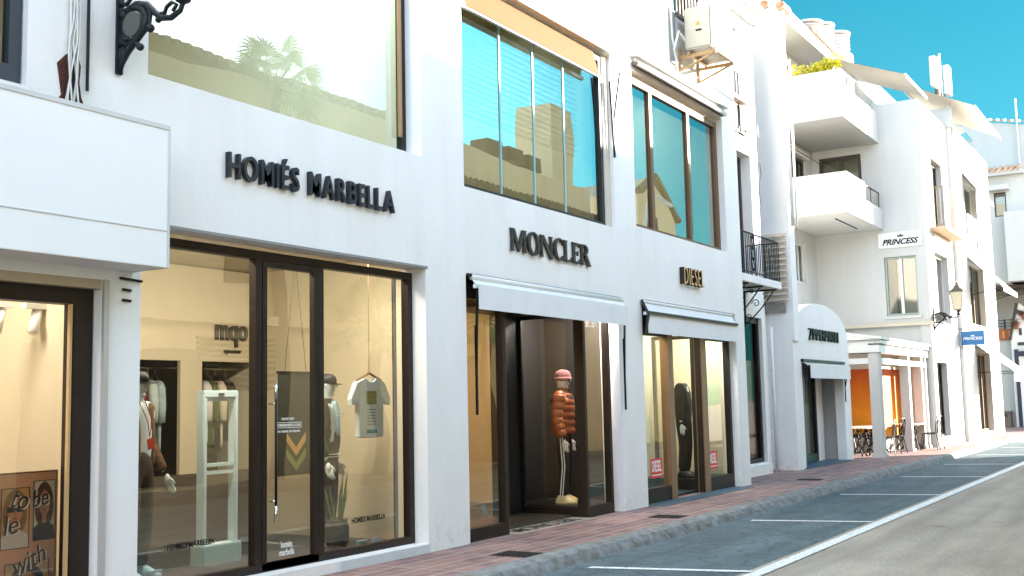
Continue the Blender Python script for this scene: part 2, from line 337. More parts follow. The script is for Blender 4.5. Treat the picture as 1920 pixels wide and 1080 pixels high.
def paver_mat():
    m, n, l, b, g = node_mat('clay_pavers', .8)
    br = n.new('ShaderNodeTexBrick'); br.inputs['Scale'].default_value = 1; br.inputs['Brick Width'].default_value = .30; br.inputs['Row Height'].default_value = .1575
    br.inputs['Mortar Size'].default_value = .006; br.inputs['Mortar Smooth'].default_value = .3; br.inputs['Color1'].default_value = (.22, .135, .125, 1); br.inputs['Color2'].default_value = (.34, .20, .165, 1); br.inputs['Mortar'].default_value = (.40, .33, .30, 1); br.offset = .5
    l.new(g.outputs['Position'], br.inputs['Vector'])
    b2 = n.new('ShaderNodeTexBrick'); b2.inputs['Scale'].default_value = 1; b2.inputs['Brick Width'].default_value = 2.1; b2.inputs['Row Height'].default_value = .315; b2.inputs['Mortar Size'].default_value = .012; b2.offset = 0
    b2.inputs['Color1'].default_value = (0,0,0,1); b2.inputs['Color2'].default_value = (0,0,0,1); b2.inputs['Mortar'].default_value = (1,1,1,1); l.new(g.outputs['Position'], b2.inputs['Vector'])
    t = n.new('ShaderNodeTexNoise'); t.inputs['Scale'].default_value = 1.6; t.inputs['Detail'].default_value = 8; t.inputs['Roughness'].default_value = .7; l.new(g.outputs['Position'], t.inputs['Vector'])
    r = n.new('ShaderNodeMapRange'); r.inputs[1].default_value = .3; r.inputs[2].default_value = .7; r.inputs[3].default_value = .62; r.inputs[4].default_value = 1.25; l.new(t.outputs['Fac'], r.inputs[0])
    sc = n.new('ShaderNodeVectorMath'); sc.operation = 'SCALE'; l.new(br.outputs['Color'], sc.inputs[0]); l.new(r.outputs[0], sc.inputs['Scale'])
    mu = n.new('ShaderNodeMath'); mu.operation = 'MULTIPLY'; mu.inputs[1].default_value = .75; l.new(b2.outputs['Color'], mu.inputs[0])
    mx = n.new('ShaderNodeMix'); mx.data_type = 'RGBA'; l.new(mu.outputs[0], mx.inputs[0]); l.new(sc.outputs[0], mx.inputs[6]); mx.inputs[7].default_value = (.42, .36, .33, 1)
    l.new(mx.outputs[2], b.inputs['Base Color'])
    bp = n.new('ShaderNodeBump'); bp.inputs['Strength'].default_value = .4; bp.inputs['Distance'].default_value = .004; bp.invert = True; l.new(br.outputs['Fac'], bp.inputs['Height']); l.new(bp.outputs[0], b.inputs['Normal'])
    return m
PAVER = paver_mat()
KERB = mat('kerb_concrete', (.27, .29, .30), .85, var=.5, vscale=6, bump=.5, bscale=40, col2=(.14, .115, .085))
def paint_mat():
    m, n, l, b, g = node_mat('road_paint', .7)
    t = n.new('ShaderNodeTexNoise'); t.inputs['Scale'].default_value = 24; t.inputs['Detail'].default_value = 8; t.inputs['Roughness'].default_value = .75; l.new(g.outputs['Position'], t.inputs['Vector'])
    r = n.new('ShaderNodeValToRGB'); r.color_ramp.elements[0].position = .36; r.color_ramp.elements[0].color = (.3, .3, .29, 1); r.color_ramp.elements[1].position = .50; r.color_ramp.elements[1].color = (.78, .78, .75, 1)
    l.new(t.outputs['Fac'], r.inputs[0]); l.new(r.outputs[0], b.inputs['Base Color']); return m
PAINT = paint_mat()
def st(o): o['kind'] = 'structure'; return o
st(MB().quad((-300,-300,-.14),(500,-300,-.14),(500,500,-.14),(-300,500,-.14)).build('ground', mat('ground_earth', (.32,.27,.22), .9)))
st(MB().quad((-40,-8.2,-.128),(120,-8.2,-.128),(120,-3.1,-.128),(-40,-3.1,-.128)).build('road', ASPH))
st(MB().quad((-40,-3.1,-.124),(46.5,-3.1,-.124),(46.5,-1.2,-.124),(-40,-1.2,-.124)).build('parking_strip', ASPH2))
st(MB().box(-40, 46.5, -1.16, 3.5, -.13, 0).build('pavement', PAVER))
st(MB().box(-40, 120, -9.6, -8.2, -.13, 0).build('far_pavement', mat('far_paving', (.30,.24,.20), .85)))
st(MB().quad((46.5,-3.1,-.122),(120,-3.1,-.122),(120,30,-.122),(46.5,30,-.122)).build('side_street_paving', PAVER))
st(MB().quad((40.6,-1.75,-.116),(50,-2.6,-.116),(50,-1.25,-.116),(40.6,-1.25,-.116)).build('pale_crossing_strip', mat('pale_concrete', (.55,.5,.45), .85, bump=.3)))
lm = MB()
lm.quad((-40,-3.30,-.118),(46,-3.34,-.118),(46,-3.19,-.118),(-40,-3.16,-.118))
for x in (5.1, 9.76, 14.4, 18.76, 23.2, 27.6, 32.0, 36.5):
    lm.quad((x,-1.62,-.117),(x+.37,-3.16,-.117),(x+.48,-3.16,-.117),(x+.11,-1.62,-.117))
st(lm.build('parking_lines', PAINT))
# kerb: worn, chipped stones
kb = MB(); rnd = random.Random(3); N = 620; prof = [(-1.15,-.0),(-1.15,.004),(-1.27,.002),(-1.33,-.02),(-1.37,-.07),(-1.40,-.126)]
vs = []; x0k, x1k = -6, 40.4
for i in range(N+1):
    x = x0k+(x1k-x0k)*i/N; joint = abs((x/1.0) % 1-.5) > .47; ph = math.sin(x*5.1)+math.sin(x*13.7+1)
    end = max(0, (x-39.4))/1.0
    for j, (y, z) in enumerate(prof):
        a = 0 if j < 2 else (.003 if j == 2 else .011)
        vs.append((x, y+end*.2+rnd.uniform(-a, a)+(.012 if joint and j > 1 else 0)+.008*ph*(j > 2), z*(1-end*.0)-end*.05*(j < 5)+rnd.uniform(-a, a)*.4*(j > 1)-(.012 if joint and 1 < j < 5 else 0)))
P = len(prof); kb.add(vs, [(i*P+j, i*P+j+1, (i+1)*P+j+1, (i+1)*P+j) for i in range(N) for j in range(P-1)]+[tuple((N)*P+j for j in range(P))])
st(kb.build('kerb', KERB))
for k, (x, y, l_) in enumerate(((9.58, -.93, 'nearest the first white pillar'), (13.45, -.86, 'before the pillar between the two middle shops'), (20.4, -.62, 'furthest along, past the red window stickers'))):
    r_ = thing('drain_cover', 'dark iron cover in the brick pavement ' + l_, 'manhole cover', (x, y, 0), 'iron covers in the pavement')
    MB().box(x-.19, x+.19, y-.22, y+.22, -.02, .003).build('cover_frame', mat('rusty_iron', '4a403a', .8, .2, var=.4, vscale=15), r_)
    g_ = MB()
    for i in range(7): g_.box(x-.16, x+.16, y-.19+i*.06, y-.155+i*.06, .0032, .009)
    g_.build('cover_plate', mat('dark_iron', '2b2622', .8, .2, var=.4, vscale=15, bump=.5), r_)

# ------------------------------------------------------------------ long white shop building
B = thing('shop_building', 'long white plastered shop row with three big upper windows', 'building', (0,0,0))
fw = MB()
HOL = [(-2.2,5.28,.0,2.50),(3.3,4.62,3.83,5.3),(5.64,9.34,.09,2.98),(5.68,9.31,4.18,7.2),(10.1,13.9,0,2.97),(10.1,13.9,3.98,6.5),(14.69,18.54,0,3.02),(14.6,18.3,4.1,6.5),(16.3,17.35,7.85,9.1)]
wall(fw, -6, 18.99, 0, 11, 0, .3, HOL)
fw.quad((18.99,.0,0),(18.99,1.0,0),(18.99,1.0,11),(18.99,0,11))
fw.quad((18.99,.3,0),(18.99,.3,11),(18.99,.31,11),(18.99,.31,0))
fw.build('wall', WHITE, B)
# set-back end bay (x 19 to 22.15 at y .7), its corner and the filler
sb = MB(); wall(sb, 18.99, 22.15, 0, 10.6, .7, 1.0, [(19.2,21.95,.23,3.17),(19.9,21.72,3.83,6.55),(20.55,21.25,7.62,9.15)])
sb.quad((22.15,.7,0),(22.15,1.6,0),(22.15,1.6,10.6),(22.15,.7,10.6)); sb.build('set_back_wall', WHITE, B)
MB().box(18.95, 22.3, .45, .7, 9.72, 9.86).box(18.95, 22.25, .55, .699, 9.5, 9.719).build('cornice', WHITE, B)
# shell of the building: roof, back, floors, partitions (interior finish)
MB().box(-6, 22.1, .302, 7, 10.8, 11).box(-6,-5.8,.302,7,0,10.8).box(21.95,22.1,1.6,7,0,10.79).build('roof', WHITE, B)
MB().box(-5.8, 22.1, 6.8, 7, 0, 10.8).box(-5.8, 18.98, .302, 6.8, 7.45, 7.6).box(18.99, 21.94, 1.01, 6.8, 7.2, 7.35).build('back_wall', INT, B)
MB().box(-5.8, 18.98, .301, 6.8, 3.2, 3.6).box(18.985,21.94,1.01,6.8,3.3,3.6).build('floor_slab', mat('ceiling_paint', (.55,.48,.36), .8), B)
for x in (5.45, 9.9, 14.2, 18.8): MB().box(x-.1, x+.1, .302, 6.8, .02, 3.2).build('partition', INT, B)
for x in (5.3, 9.6, 14.2, 18.6): MB().box(x-.1, x+.1, .302, 6.8, 3.6, 7.45).build('partition', INT, B)

MB().box(-5.8, 18.7, .302, 6.8, 0, .035).build('shop_floor', FLOORM, B)
# dim back of the two far shops
# plinth / sill of the first glass front
MB().box(7.95, 9.338, -.015, .27, 0, .088).box(5.645, 7.95, .05, .27, 0, .088).build('door_sill', mat('sill_stone', (.62,.66,.66), .5, var=.15), B)
MB().box(5.6, 9.36, -.02, .0, 2.965, 2.99).build('lintel_trim', mat('grey_trim', '8d8a86', .6), B)
# small window top left
wf = frame(MB(), 3.32, 4.60, 3.85, 5.28, .09, .09, .08, bot=.12).build('window_frame', mat('blue_grey_frame', '24303c', .4), B)
pane(3.41, 4.51, 3.97, 5.19, .09, G_FAR, wf)
# ---- first shop (left edge of the picture)
f1 = frame(MB(), -2.15, 5.27, .02, 2.47, .14, .16, .12, bot=.2, mull=(1.5,)).build('shop_front', BROWN, B)
frame(MB(), -2.0, 5.10, .2, 2.34, .10, .02, .03).build('glazing_bead', mat('light_bead', 'c9a878', .4, .3), f1)
pane(-2.0, 5.11, .2, 2.34, .15, glass('display_glass', .05, (.98,.96,.92)), f1)
MB().box(5.285, 5.33, -.03, .0, .0, 2.5).build('shutter_guide', mat('shutter_guide_metal', 'c4c0ba', .5, .3), B)
MB().box(-2.2, 5.28, -.0, .10, 2.43, 2.5).build('shutter_slot', mat('beige_trim', 'b6a68c', .7), B)
# ---- glass front of the second shop
f2 = frame(MB(), 5.66, 9.335, .09, 2.93, .22, .075, .09, bot=.07, mull=(7.08, 7.90)).build('shop_front', BROWN, B)
pane(5.73, 7.04, .16, 2.86, .22, G_SHOP, f2); pane(7.94, 9.27, .16, 2.86, .22, G_SHOP, f2)
dr = frame(MB(), 7.125, 7.855, .10, 2.85, .205, .055, .06, bot=.06).build('shop_door', BROWN, B)
pane(7.18, 7.80, .16, 2.80, .205, G_SHOP, dr)
hd = MB().tube([(7.215,.10,.60),(7.215,.10,1.66)], .012, 10)
hd.build('door_handle', BLACK, dr, smooth=True)
hc = MB()
for z in (.70, 1.56): hc.tube([(7.215,.10,z),(7.215,.19,z)], .009, 8)
for z0, z1 in ((.52,.66),(1.60,1.74)): hc.tube([(7.215,.10,z0),(7.215,.10,z1)], .0145, 10)
hc.build('handle_mount', CHROME, dr, smooth=True)
MB().box(9.14, 9.165, .26, .30, .16, 2.86).build('inner_glazing_bar', BROWN, f2)
# upper windows
u1 = frame(MB(), 5.69, 9.30, 4.185, 7.19, .24, .075, .07, bot=.03).build('window_frame', mat('dark_frame', '1d1f22', .4, .3), B)
pane(5.76, 9.23, 4.21, 7.12, .245, G_UP, u1)
MB().box(9.17, 9.22, .19, .215, 4.4, 7.12).build('inner_glazing_bar', mat('gold_bead', 'b08a62', .4, .5), u1)
u2 = frame(MB(), 10.11, 13.72, 3.985, 6.45, .10, .07, .07, bot=.05).build('window_frame', mat('dark_frame2', '262422', .4, .3), B)
pane(10.17, 13.66, 4.03, 6.39, .11, G_BLUE, u2)
gb = MB()
for x in (11.06, 11.86, 12.66): gb.box(x-.012, x+.012, .098, .118, 4.04, 6.38)
gb.build('glass_joint', mat('silicone_joint', '9cc4c8', .3), u2)
bl = MB()
for i in range(16): 
    z = 6.1-i*.075; bl.bar((10.2,.34,z),(13.45,.34,z), .05, .006)
bl.build('blind_slats', mat('blind_white', (.8,.8,.76), .6, emit='c8d8d8', es=.0), u2)
MB().box(13.56, 13.70, .16, .3, 4.02, 6.4).build('inner_curtain', mat('white_cloth', (.8,.8,.78), .9), u2)
MB().box(13.72, 13.895, .05, .30, 3.985, 6.5).build('window_jamb', mat('jamb_beige', 'c9c0b2', .7), B)
u3 = frame(MB(), 14.61, 18.29, 4.105, 6.45, .15, .10, .08, bot=.07, mull=(15.50, 17.0)).build('window_frame', mat('tan_dark_frame', '6e4f34', .45, .1), B)
MB().box(14.70, 18.2, .17, .2, 6.22, 6.34).build('inner_blind_box', TAN_FAB, u3)
pane(14.71, 18.19, 4.17, 6.35, .155, G_BLUE, u3)
# barred little window above
gr = frame(MB(), 16.31, 17.34, 7.86, 9.09, .2, .05, .05).build('window_frame', BROWN, B); pane(16.36, 17.29, 7.9, 9.05, .2, G_FAR, gr)
br = MB(); br.bar((16.27,-.06,7.80),(17.38,-.06,7.80), .03); br.bar((16.27,-.06,9.0),(17.38,-.06,9.0), .03)
for i in range(9): br.bar((16.29+i*.134,-.06,7.8),(16.29+i*.134,-.06,9.0), .02)
for x in (16.29, 17.36): br.bar((x,-.06,7.84),(x,.0,7.84), .02)
for i in range(1, 8, 2): br.sphere((16.29+i*.134,-.06,8.35), .028, 8, 5)
br.build('window_bars', mat('bar_bronze', '5a5148', .5, .4), gr)
# set-back bay: shop window, balcony door, small window
f4 = frame(MB(), 19.21, 21.94, .24, 3.16, .82, .10, .1, bot=.08).build('shop_front', BROWN, B); pane(19.3, 21.85, .31, 3.06, .82, glass('plain_glass', .08, (.95,.95,.92), (.32,.28,.30)), f4)
MB().box(19.3, 21.84, .93, .95, .3, 2.3).build('display_curtain', mat('cream_curtain', 'cfc49c', .9), f4)
MB().box(19.0, 22.0, .62, .699, 0, .2).build('plinth', WHITE, B)
d4 = frame(MB(), 19.91, 21.71, 3.84, 6.54, .95, .09, .07, mull=(20.8,)).build('balcony_door', mat('dark_brown_frame', '3c302a', .5), B); pane(20.0, 21.62, 3.93, 6.45, .96, G_FAR, d4)
w4 = frame(MB(), 20.56, 21.24, 7.63, 9.14, .93, .06, .05, mull=(20.9,)).build('window_frame', mat('dark_brown_frame', '3c302a'), B); pane(20.62, 21.18, 7.69, 9.08, .93, G_FAR, w4)
rb = MB()
for z in (7.66, 8.15): rb.bar((20.5,.63,z),(21.35,.63,z), .03)
for i in range(6): rb.bar((20.52+i*.162,.63,7.66),(20.52+i*.162,.63,8.15), .022)
for x in (20.52, 21.33): rb.bar((x,.63,8.12),(x,.7,8.12), .02)
rb.build('window_railing', BLACK, w4)
MB().box(20.45, 21.4, .58, .699, 7.56, 7.63).build('window_sill', mat('sill_clay', 'a08878', .8), w4)
# balcony with wrought rail and scroll brackets
bs = MB().box(19.0, 21.22, .0, .699, 3.66, 3.81).build('balcony', WHITE, B, bevel=.01)
rl = MB()
def railrun(m_, a, b, z0, z1, n, orn=()):
    a = Vector(a); b = Vector(b)
    m_.bar((a.x,a.y,z1),(b.x,b.y,z1), .035, .02); m_.bar((a.x,a.y,z0),(b.x,b.y,z0), .02)
    for i in range(n+1):
        p = a.lerp(b, i/n)
        if i in orn:
            for s_ in (-1, 1):
                m_.tube([(p.x+s_*.05*math.sin(t*math.pi*3)*1.0, p.y, z0+(z1-z0)*t) for t in [k/24 for k in range(25)]], .008, 5)
            for t in (.08,.36,.64,.92): m_.sphere((p.x,p.y,z0+(z1-z0)*t), .035, 8, 5)
        else: m_.bar((p.x,p.y,z0-.05),(p.x,p.y,z1), .014)
railrun(rl, (19.03,.03,0), (21.2,.03,0), 3.87, 4.60, 22, (7,))
railrun(rl, (21.2,.03,0), (21.2,.69,0), 3.87, 4.60, 7)
rl.build('railing', IRON, bs)
for x in (19.35, 20.15, 20.95):
    k = MB(); k.bar((x,.02,3.645),(x,.69,3.645), .03); k.bar((x,.68,2.95),(x,.68,3.64), .03)
    k.tube([(x,.08+.6*t,3.62-.62*t-.05*math.sin(t*math.pi)) for t in [i/10 for i in range(11)]], .014, 6)
    for c_, r_ in (((.45,3.40),.09),((.6,3.14),.06),((.25,3.56),.05)):
        k.tube([(x,c_[0]+r_*(1-.06*i)*math.cos(i*.55),c_[1]+r_*(1-.06*i)*math.sin(i*.55)) for i in range(15)], .009, 5)
    k.build('bracket', IRON, bs)
# downpipe at the end of the row
dp = thing('downpipe', 'thin white rain downpipe beside the arched white porch', 'pipe', (22.3,.64,0))
MB().tube([(22.3,.63,.0),(22.3,.63,3.0)], .035, 8).build('pipe', PVC, dp, smooth=True)
MB().box(22.26,22.34,.60,.70,.9,.93).box(22.26,22.34,.60,.70,2.1,2.13).build('clip', PVC, dp)
# filler wall between the row and the next building, with louvred screen
MB().box(22.15, 22.99, .95, 1.3, 0, 3.9).build('link_wall', WHITE, B)

# ---- Third shop front: recessed entrance with display case
f3 = frame(MB(), 10.105, 11.02, .0, 2.95, .12, .07, .1, bot=.14).build('shop_front', BROWN, B, )
pane(10.17, 10.95, .14, 2.88, .12, G_SHOP, f3)
MB().box(10.10, 13.0, .07, .17, 2.72, 2.96).build('transom', BROWN, f3)
MB().box(11.02, 11.045, .085, .10, .0, 2.7).build('brass_edge', mat('brass_edge', 'd9b98a', .3, .8), f3)
f3b = frame(MB(), 12.965, 13.74, .0, 2.95, .12, .06, .1, bot=.14).build('display_case', BROWN, B)
pane(13.02, 13.68, .14, 2.9, .12, G_SHOP, f3b)
cs = rotx(frame(MB(), -1.10, -.17, .0, 2.72, 0, .05, .05, bot=.12), 12.99).build('case_side_frame', mat('near_black_frame', '17120f', .4), f3b)
MB().quad((12.99,.17,.12),(12.99,1.05,.12),(12.99,1.05,2.68),(12.99,.17,2.68)).build('side_pane', G_DARK, f3b, flip=False)
MB().box(13.02, 14.0, .18, 1.3, .036, .14).build('case_floor', DARKIN, f3b)
MB().box(13.02, 14.08, 1.3, 1.34, .14, 3.0).box(14.04,14.09,.31,1.3,.14,3.0).build('case_back', mat('case_back_dark', '1d1916', .7), f3b)
# recess: dark inner door, open, gold room beyond
MB().box(12.4, 12.99, 1.1, 1.2, 0, 2.9).box(11.02,11.10,.17,1.15,2.7,2.9).box(11.0,13.0,.17,1.2,2.72,2.9).build('entrance_lining', mat('entrance_black', '120f0e', .5), f3)
dj = MB().box(11.35, 11.47, 1.1, 1.2, 0, 2.72).box(10.35,10.45,1.1,1.2,0,2.72).build('inner_door_post', mat('entrance_black', '120f0e', .5), f3)
pane(11.47, 12.4, .04, 2.7, 1.15, G_DARK, f3, 'inner_pane')
pane(10.45, 11.35, .04, 2.7, 1.15, G_DARK, f3, 'inner_pane')
# ---- Fourth shop front
f5 = frame(MB(), 14.70, 15.98, .0, 2.6, .17, .09, .1, bot=.22).build('shop_front', BROWN, B)
pane(14.79, 15.80, .2, 2.52, .17, G_SHOP, f5)
MB().box(15.80, 15.99, .10, .24, 0.003, 2.597).box(17.16, 17.36, .10, .24, .003, 2.597).build('tan_post', BROWN2, f5)
MB().box(14.7, 18.53, .18, .26, 2.6, 3.01).build('transom', mat('transom_dark', '241c18', .6), f5)
f5b = frame(MB(), 17.15, 18.50, .0, 2.6, .17, .08, .1, bot=.23).build('display_case', BROWN, B)
pane(17.36, 18.42, .23, 2.52, .17, glass('green_glass', .2, (.9,.95,.88), (.6,.55,.55)), f5b)
rotx(frame(MB(), -1.0, -.24, .0, 2.6, 0, .06, .05, bot=.22), 17.17).build('case_side_frame', mat('near_black_frame', '17120f'), f5b)
MB().quad((17.17,.24,.22),(17.17,1.0,.22),(17.17,1.0,2.54),(17.17,.24,2.54)).build('side_pane', G_DARK, f5b, flip=False)
MB().box(17.2, 18.65, .23, 1.4, .036, .21).build('case_floor', mat('case_floor_dark', '2a2826', .5), f5b)
MB().box(17.2, 18.69, 1.4, 1.45, .2, 3.1).box(15.9,17.2,1.4,1.45,0.04,3.1).box(14.3,14.35,.31,1.4,.04,3.1).build('case_back', INTG, f5b)
MB().box(14.79, 15.9, 1.4, 1.45, .04, 3.1).build('shop_back', INT, f5)
MB().quad((14.7,-.25,.004),(18.5,-.25,.004),(18.5,.12,.004),(14.7,.12,.004)).build('threshold', mat('threshold_slate', '4c6270', .5, var=.3), f5)
MB().box(15.95, 17.2, .25, 1.38, .035, .042).build('door_mat', mat('slate_mat', '22323c', .7), f5)
# ------------------------------------------------------------------ arched white porch
Z = thing('arched_porch', 'white barrel-roofed porch with an arched front and a dark trellis gate', 'porch', (23,.4,0))
cx, hw, sp, apex = 25.18, 2.18, 2.72, 3.66
def arc(n=24, k=1.0): return [(cx-hw*k*math.cos(math.pi*i/n), sp+(apex-sp)*k*math.sin(math.pi*i/n)**.8) for i in range(n+1)]
ac = arc()
zf = MB(); x0h, x1h, zh = 23.55, 26.78, 2.30
zf.prism([(23,0),(x0h,0),(x0h,zh),(x1h,zh),(x1h,0),(27.36,0)]+list(reversed(ac)), lambda x, z: (x,.4,z), lambda x, z: (x,.62,z))
zf.build('front_wall', WHITE, Z)
zr = MB()
for i in range(24):
    a, b = ac[i], ac[i+1]; zr.quad((a[0],.62,a[1]),(b[0],.62,b[1]),(b[0],3.0,b[1]),(a[0],3.0,a[1]))
zr.quad((23.0,.62,0),(23.0,3,0),(23.0,3,sp),(23.0,.62,sp)); zr.quad((27.36,.62,0),(27.36,3,0),(27.36,3,sp),(27.36,.62,sp))
zr.build('barrel_roof', WHITE, Z, smooth=False)
MB().box(23.02, 27.3, 2.0, 2.1, 0, 2.7).build('back_panel', WHITE, Z)
zd = frame(MB(), 24.6, 26.20, .03, 2.29, .95, .09, .08, bot=.18).build('glass_door', mat('gate_black', '1b1a1a', .45), Z)
pane(24.69, 26.11, .2, 2.2, .95, G_FAR, zd)
MB().box(26.2, 26.79, .93, 1.0, .0, 2.4).build('side_panel', WHITE, Z)
MB().box(24.46, 24.78, .72, .80, .03, 2.28).build('door_post', mat('gate_black', '1b1a1a'), zd)
gt = MB()
for i in range(7):
    for s_ in (1, -1):
        for j in range(18):
            x = 23.60+i*.12; z = .06+j*.125; xa, xb = (x, x+.12) if s_ > 0 else (x+.12, x)
            gt.bar((xa,.72,z),(xb,.72,z+.125), .016)
gt.bar((23.6,.72,.05),(24.45,.72,.05), .04).bar((24.45,.72,.03),(24.45,.72,2.28), .05).bar((23.6,.72,.03),(23.6,.72,2.28), .04)
gt.build('trellis_gate', mat('gate_black', '1b1a1a'), Z)
MB().box(23.4, 26.9, .3, 1.0, .003, .02).build('porch_step', mat('threshold_slate', '4c6270'), Z)
zn = thing('shop_sign', 'thin black capital letters ZIMMERMANN on the arched white porch', 'sign', (24.15,.38,2.9))
letters('ZIMMERMANN', 24.12, 26.42, 2.80, 3.06, .398, BLACK, zn, .02, off=-.012, gap=.10)
def awning(name, label, x0, x1, zt, y0, zb, y1, val, material, wallx=None, arm=None, armz=.0, box=.08, cap=BLACK, group=None):
    """canvas from the wall (y0,zt) down and out to (y1,zb) with a hanging valance"""
    t = thing(name, label, 'awning', ((x0+x1)/2, y0, zt), group)
    n = max(6, int((x1-x0)/.25)); m_ = MB(); vs = []
    for i in range(n+1):
        x = x0+(x1-x0)*i/n
        for j in range(5):
            u = j/4; vs.append((x, y0+(y1-y0)*u, zt+(zb-zt)*u-.02*math.sin(u*math.pi)))
    m_.add(vs, [(i*5+j, (i+1)*5+j, (i+1)*5+j+1, i*5+j+1) for i in range(n) for j in range(4)])
    m_.add([(x, y, z-.006) for x, y, z in vs], [(i*5+j, i*5+j+1, (i+1)*5+j+1, (i+1)*5+j) for i in range(n) for j in range(4)])
    m_.build('canvas', material, t, smooth=True)
    if val:
        v = MB(); k = 40
        vs = [(x0+(x1-x0)*i/k, y1-.012+.006*math.sin(i*1.3)*(j/3), zb-val*j/3) for i in range(k+1) for j in range(4)]
        v.add(vs, [(i*4+j, (i+1)*4+j, (i+1)*4+j+1, i*4+j+1) for i in range(k) for j in range(3)])
        v.add([(x, y+.006, z) for x, y, z in vs], [(i*4+j, i*4+j+1, (i+1)*4+j+1, (i+1)*4+j) for i in range(k) for j in range(3)])
        v.build('valance', material, t, smooth=True)
    MB().bar((x0-.02,y1+.03,zb+.0),(x1+.02,y1+.03,zb+.0), .045, .045).build('front_bar', PVC, t)
    if box: MB().tube([(x0,y0,zt),(x1,y0,zt)], box/2, 10).build('roller', PVC, t, smooth=True)
    if arm:
        for x in (x0+.03, x1-.03):
            a_ = MB(); a_.bar((x,y1+.03,zb-.02),(x,y0-.03,armz), .024, .024); a_.bar((x,y0-.03,armz-arm),(x,y0-.03,armz+.45), .024, .022)
            a_.sphere((x,y1+.03,zb-.02), .026, 8, 5); a_.build('arm', cap, t)
    return t
awning('shop_awning', 'white folded awning over the trellis gate of the arched porch', 23.55, 26.75, 2.30, .38, 2.24, .22, .30, FABRIC, arm=.35, armz=1.75, box=0)
MB().box(23.5, 26.8, .34, .40, 2.30, 2.36).build('awning_rail', BLACK, next(o for o in COL.objects if o.get('label', '').startswith('white folded awning over the trellis')))

# ------------------------------------------------------------------ tall fin wall / stepped apartment building behind the porch
A = thing('apartment_building', 'tall white building with two solid box balconies stacked in its corner', 'building', (23,.35,0))
fn = MB(); fn.prism([(.35,2.74),(3.4,2.74),(3.4,11.0),(.92,10.30),(.35,10.12)], lambda y, z: (23.0,y,z), lambda y, z: (23.35,y,z)); fn.build('fin_wall', WHITE, A)
MB().box(23.0, 23.4, 3.0, 3.3, 0, 11).build('side_wall', WHITE2, A)
cp = MB()
for i in range(9):
    y = .30+i*.35; cp.tube([(22.95,y,10.13+.25*(y-.35)),(23.45,y,10.13+.25*(y-.35))], .10, 8)
cp.build('roof_tiles', TILE, A)
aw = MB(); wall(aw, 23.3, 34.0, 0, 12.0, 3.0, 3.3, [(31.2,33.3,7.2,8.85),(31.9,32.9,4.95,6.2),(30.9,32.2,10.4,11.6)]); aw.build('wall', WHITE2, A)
MB().box(23.3, 34.0, 2.1, 8, 11.95, 12.12).box(23.35, 34, 7.9, 8, 0, 11.94).build('eave', WHITE2, A)
rt = MB(); rt.add([(23.3,2.1,12.14),(34.6,2.1,12.14),(34.6,4.6,12.9),(23.3,4.6,13.2),(23.3,2.1,12.55),(34.6,2.1,12.25),(34.6,4.6,13.0),(23.3,4.6,13.3)], [(0,1,2,3),(4,5,6,7),(0,1,5,4),(1,2,6,5),(2,3,7,6),(3,0,4,7)]); rt.build('roof_slope', WHITE2, A)
rt = MB()
for i in range(14): rt.tube([(31.6+i*.21,2.02,12.40-.0065*i),(31.6+i*.21,2.9,12.70-.0065*i)], .075, 6)
rt.build('roof_tiles', TILE, A)
for (a, b, c, d, y) in ((31.2,33.3,7.2,8.85,3.1),(30.9,32.2,10.4,11.6,3.1)):
    q = frame(MB(), a+.01, b-.01, c+.01, d-.01, y, .08, .08, mull=((a+b)/2,)).build('window_frame', mat('dark_brown_frame', '3c302a'), A); pane(a+.09, b-.09, c+.09, d-.09, y, G_FAR, q)
    MB().box(a, b, 3.7, 3.75, c, d).build('room_curtain', mat('cream_curtain', 'cfc49c'), q)
q = frame(MB(), 31.91, 32.89, 4.96, 6.19, 3.12, .07, .08, mull=(32.4,)).build('window_frame', PVC, A); pane(31.98,32.82,5.03,6.12,3.12,G_FAR,q)
MB().box(31.1, 33.4, 2.88, 2.999, 8.86, 9.05).build('shutter_box', PVC, A)
MB().tube([(30.0,2.55,8.7),(33.9,2.55,8.7)], .012, 6).build('cable', BLACK, A)
# louvred screen on the fin side
lv = MB()
for i in range(12): lv.bar((22.9,.42,3.62+i*.125),(22.9,.98,3.62+i*.125), .09, .03)
for i in range(12): lv.box(22.96, 22.995, .42, .98, 3.62+i*.125+.03, 3.62+i*.125+.07)
lv.build('louvre_screen', mat('louvre_cream', 'd9cdbb', .6), A)
MB().box(22.93, 22.995, .5, .95, 3.36, 3.55).build('vent_grille', mat('grey_vent', '8e8a82', .6), A)
pp = MB(); pp.tube([(23.05,.28,10),(23.0,.28,8.4),(23.05,.26,7.4),(23.02,.28,7.2),(23.02,.28,5.2)], .04, 8); pp.tube([(23.1,.2,8.9),(23.06,.2,5.2)], .025, 6); pp.build('drain_pipe', PVC, A, smooth=True)
# solid box balconies in the corner
def solid_balcony(z0, z1, cut):
    m_ = MB(); m_.box(30, 33.99, .9, 2.99, z0, z0+.14); m_.box(30, 30.16, 1.06, 2.99, z0+.14, z1)
    if cut: m_.box(30, 32.0, .9, 1.06, z0+.14, z1); m_.box(32.0, 33.99, .9, 1.06, z0+.14, z1-.52)
    else: m_.box(30, 30.5, .9, 1.06, z0+.14, z1); m_.box(30.5, 33.99, .9, 1.06, z0+.14, z1-.42)
    return m_.build('balcony', WHITE2, A)
b1 = solid_balcony(6.56, 7.70, True); b2 = solid_balcony(9.24, 10.60, False)
rr = MB(); rr.bar((32.0,.98,7.68),(33.95,.98,7.68), .03)
for x in (32.95, 33.9): rr.bar((x,.98,7.18),(x,.98,7.68), .02)
rr.build('handrail', BLACK, b1); MB().quad((32.02,.98,7.19),(33.9,.98,7.19),(33.9,.98,7.65),(32.02,.98,7.65)).build('glass_guard', glass('guard_glass', .2, (.8,.75,.68)), b1, flip=False)
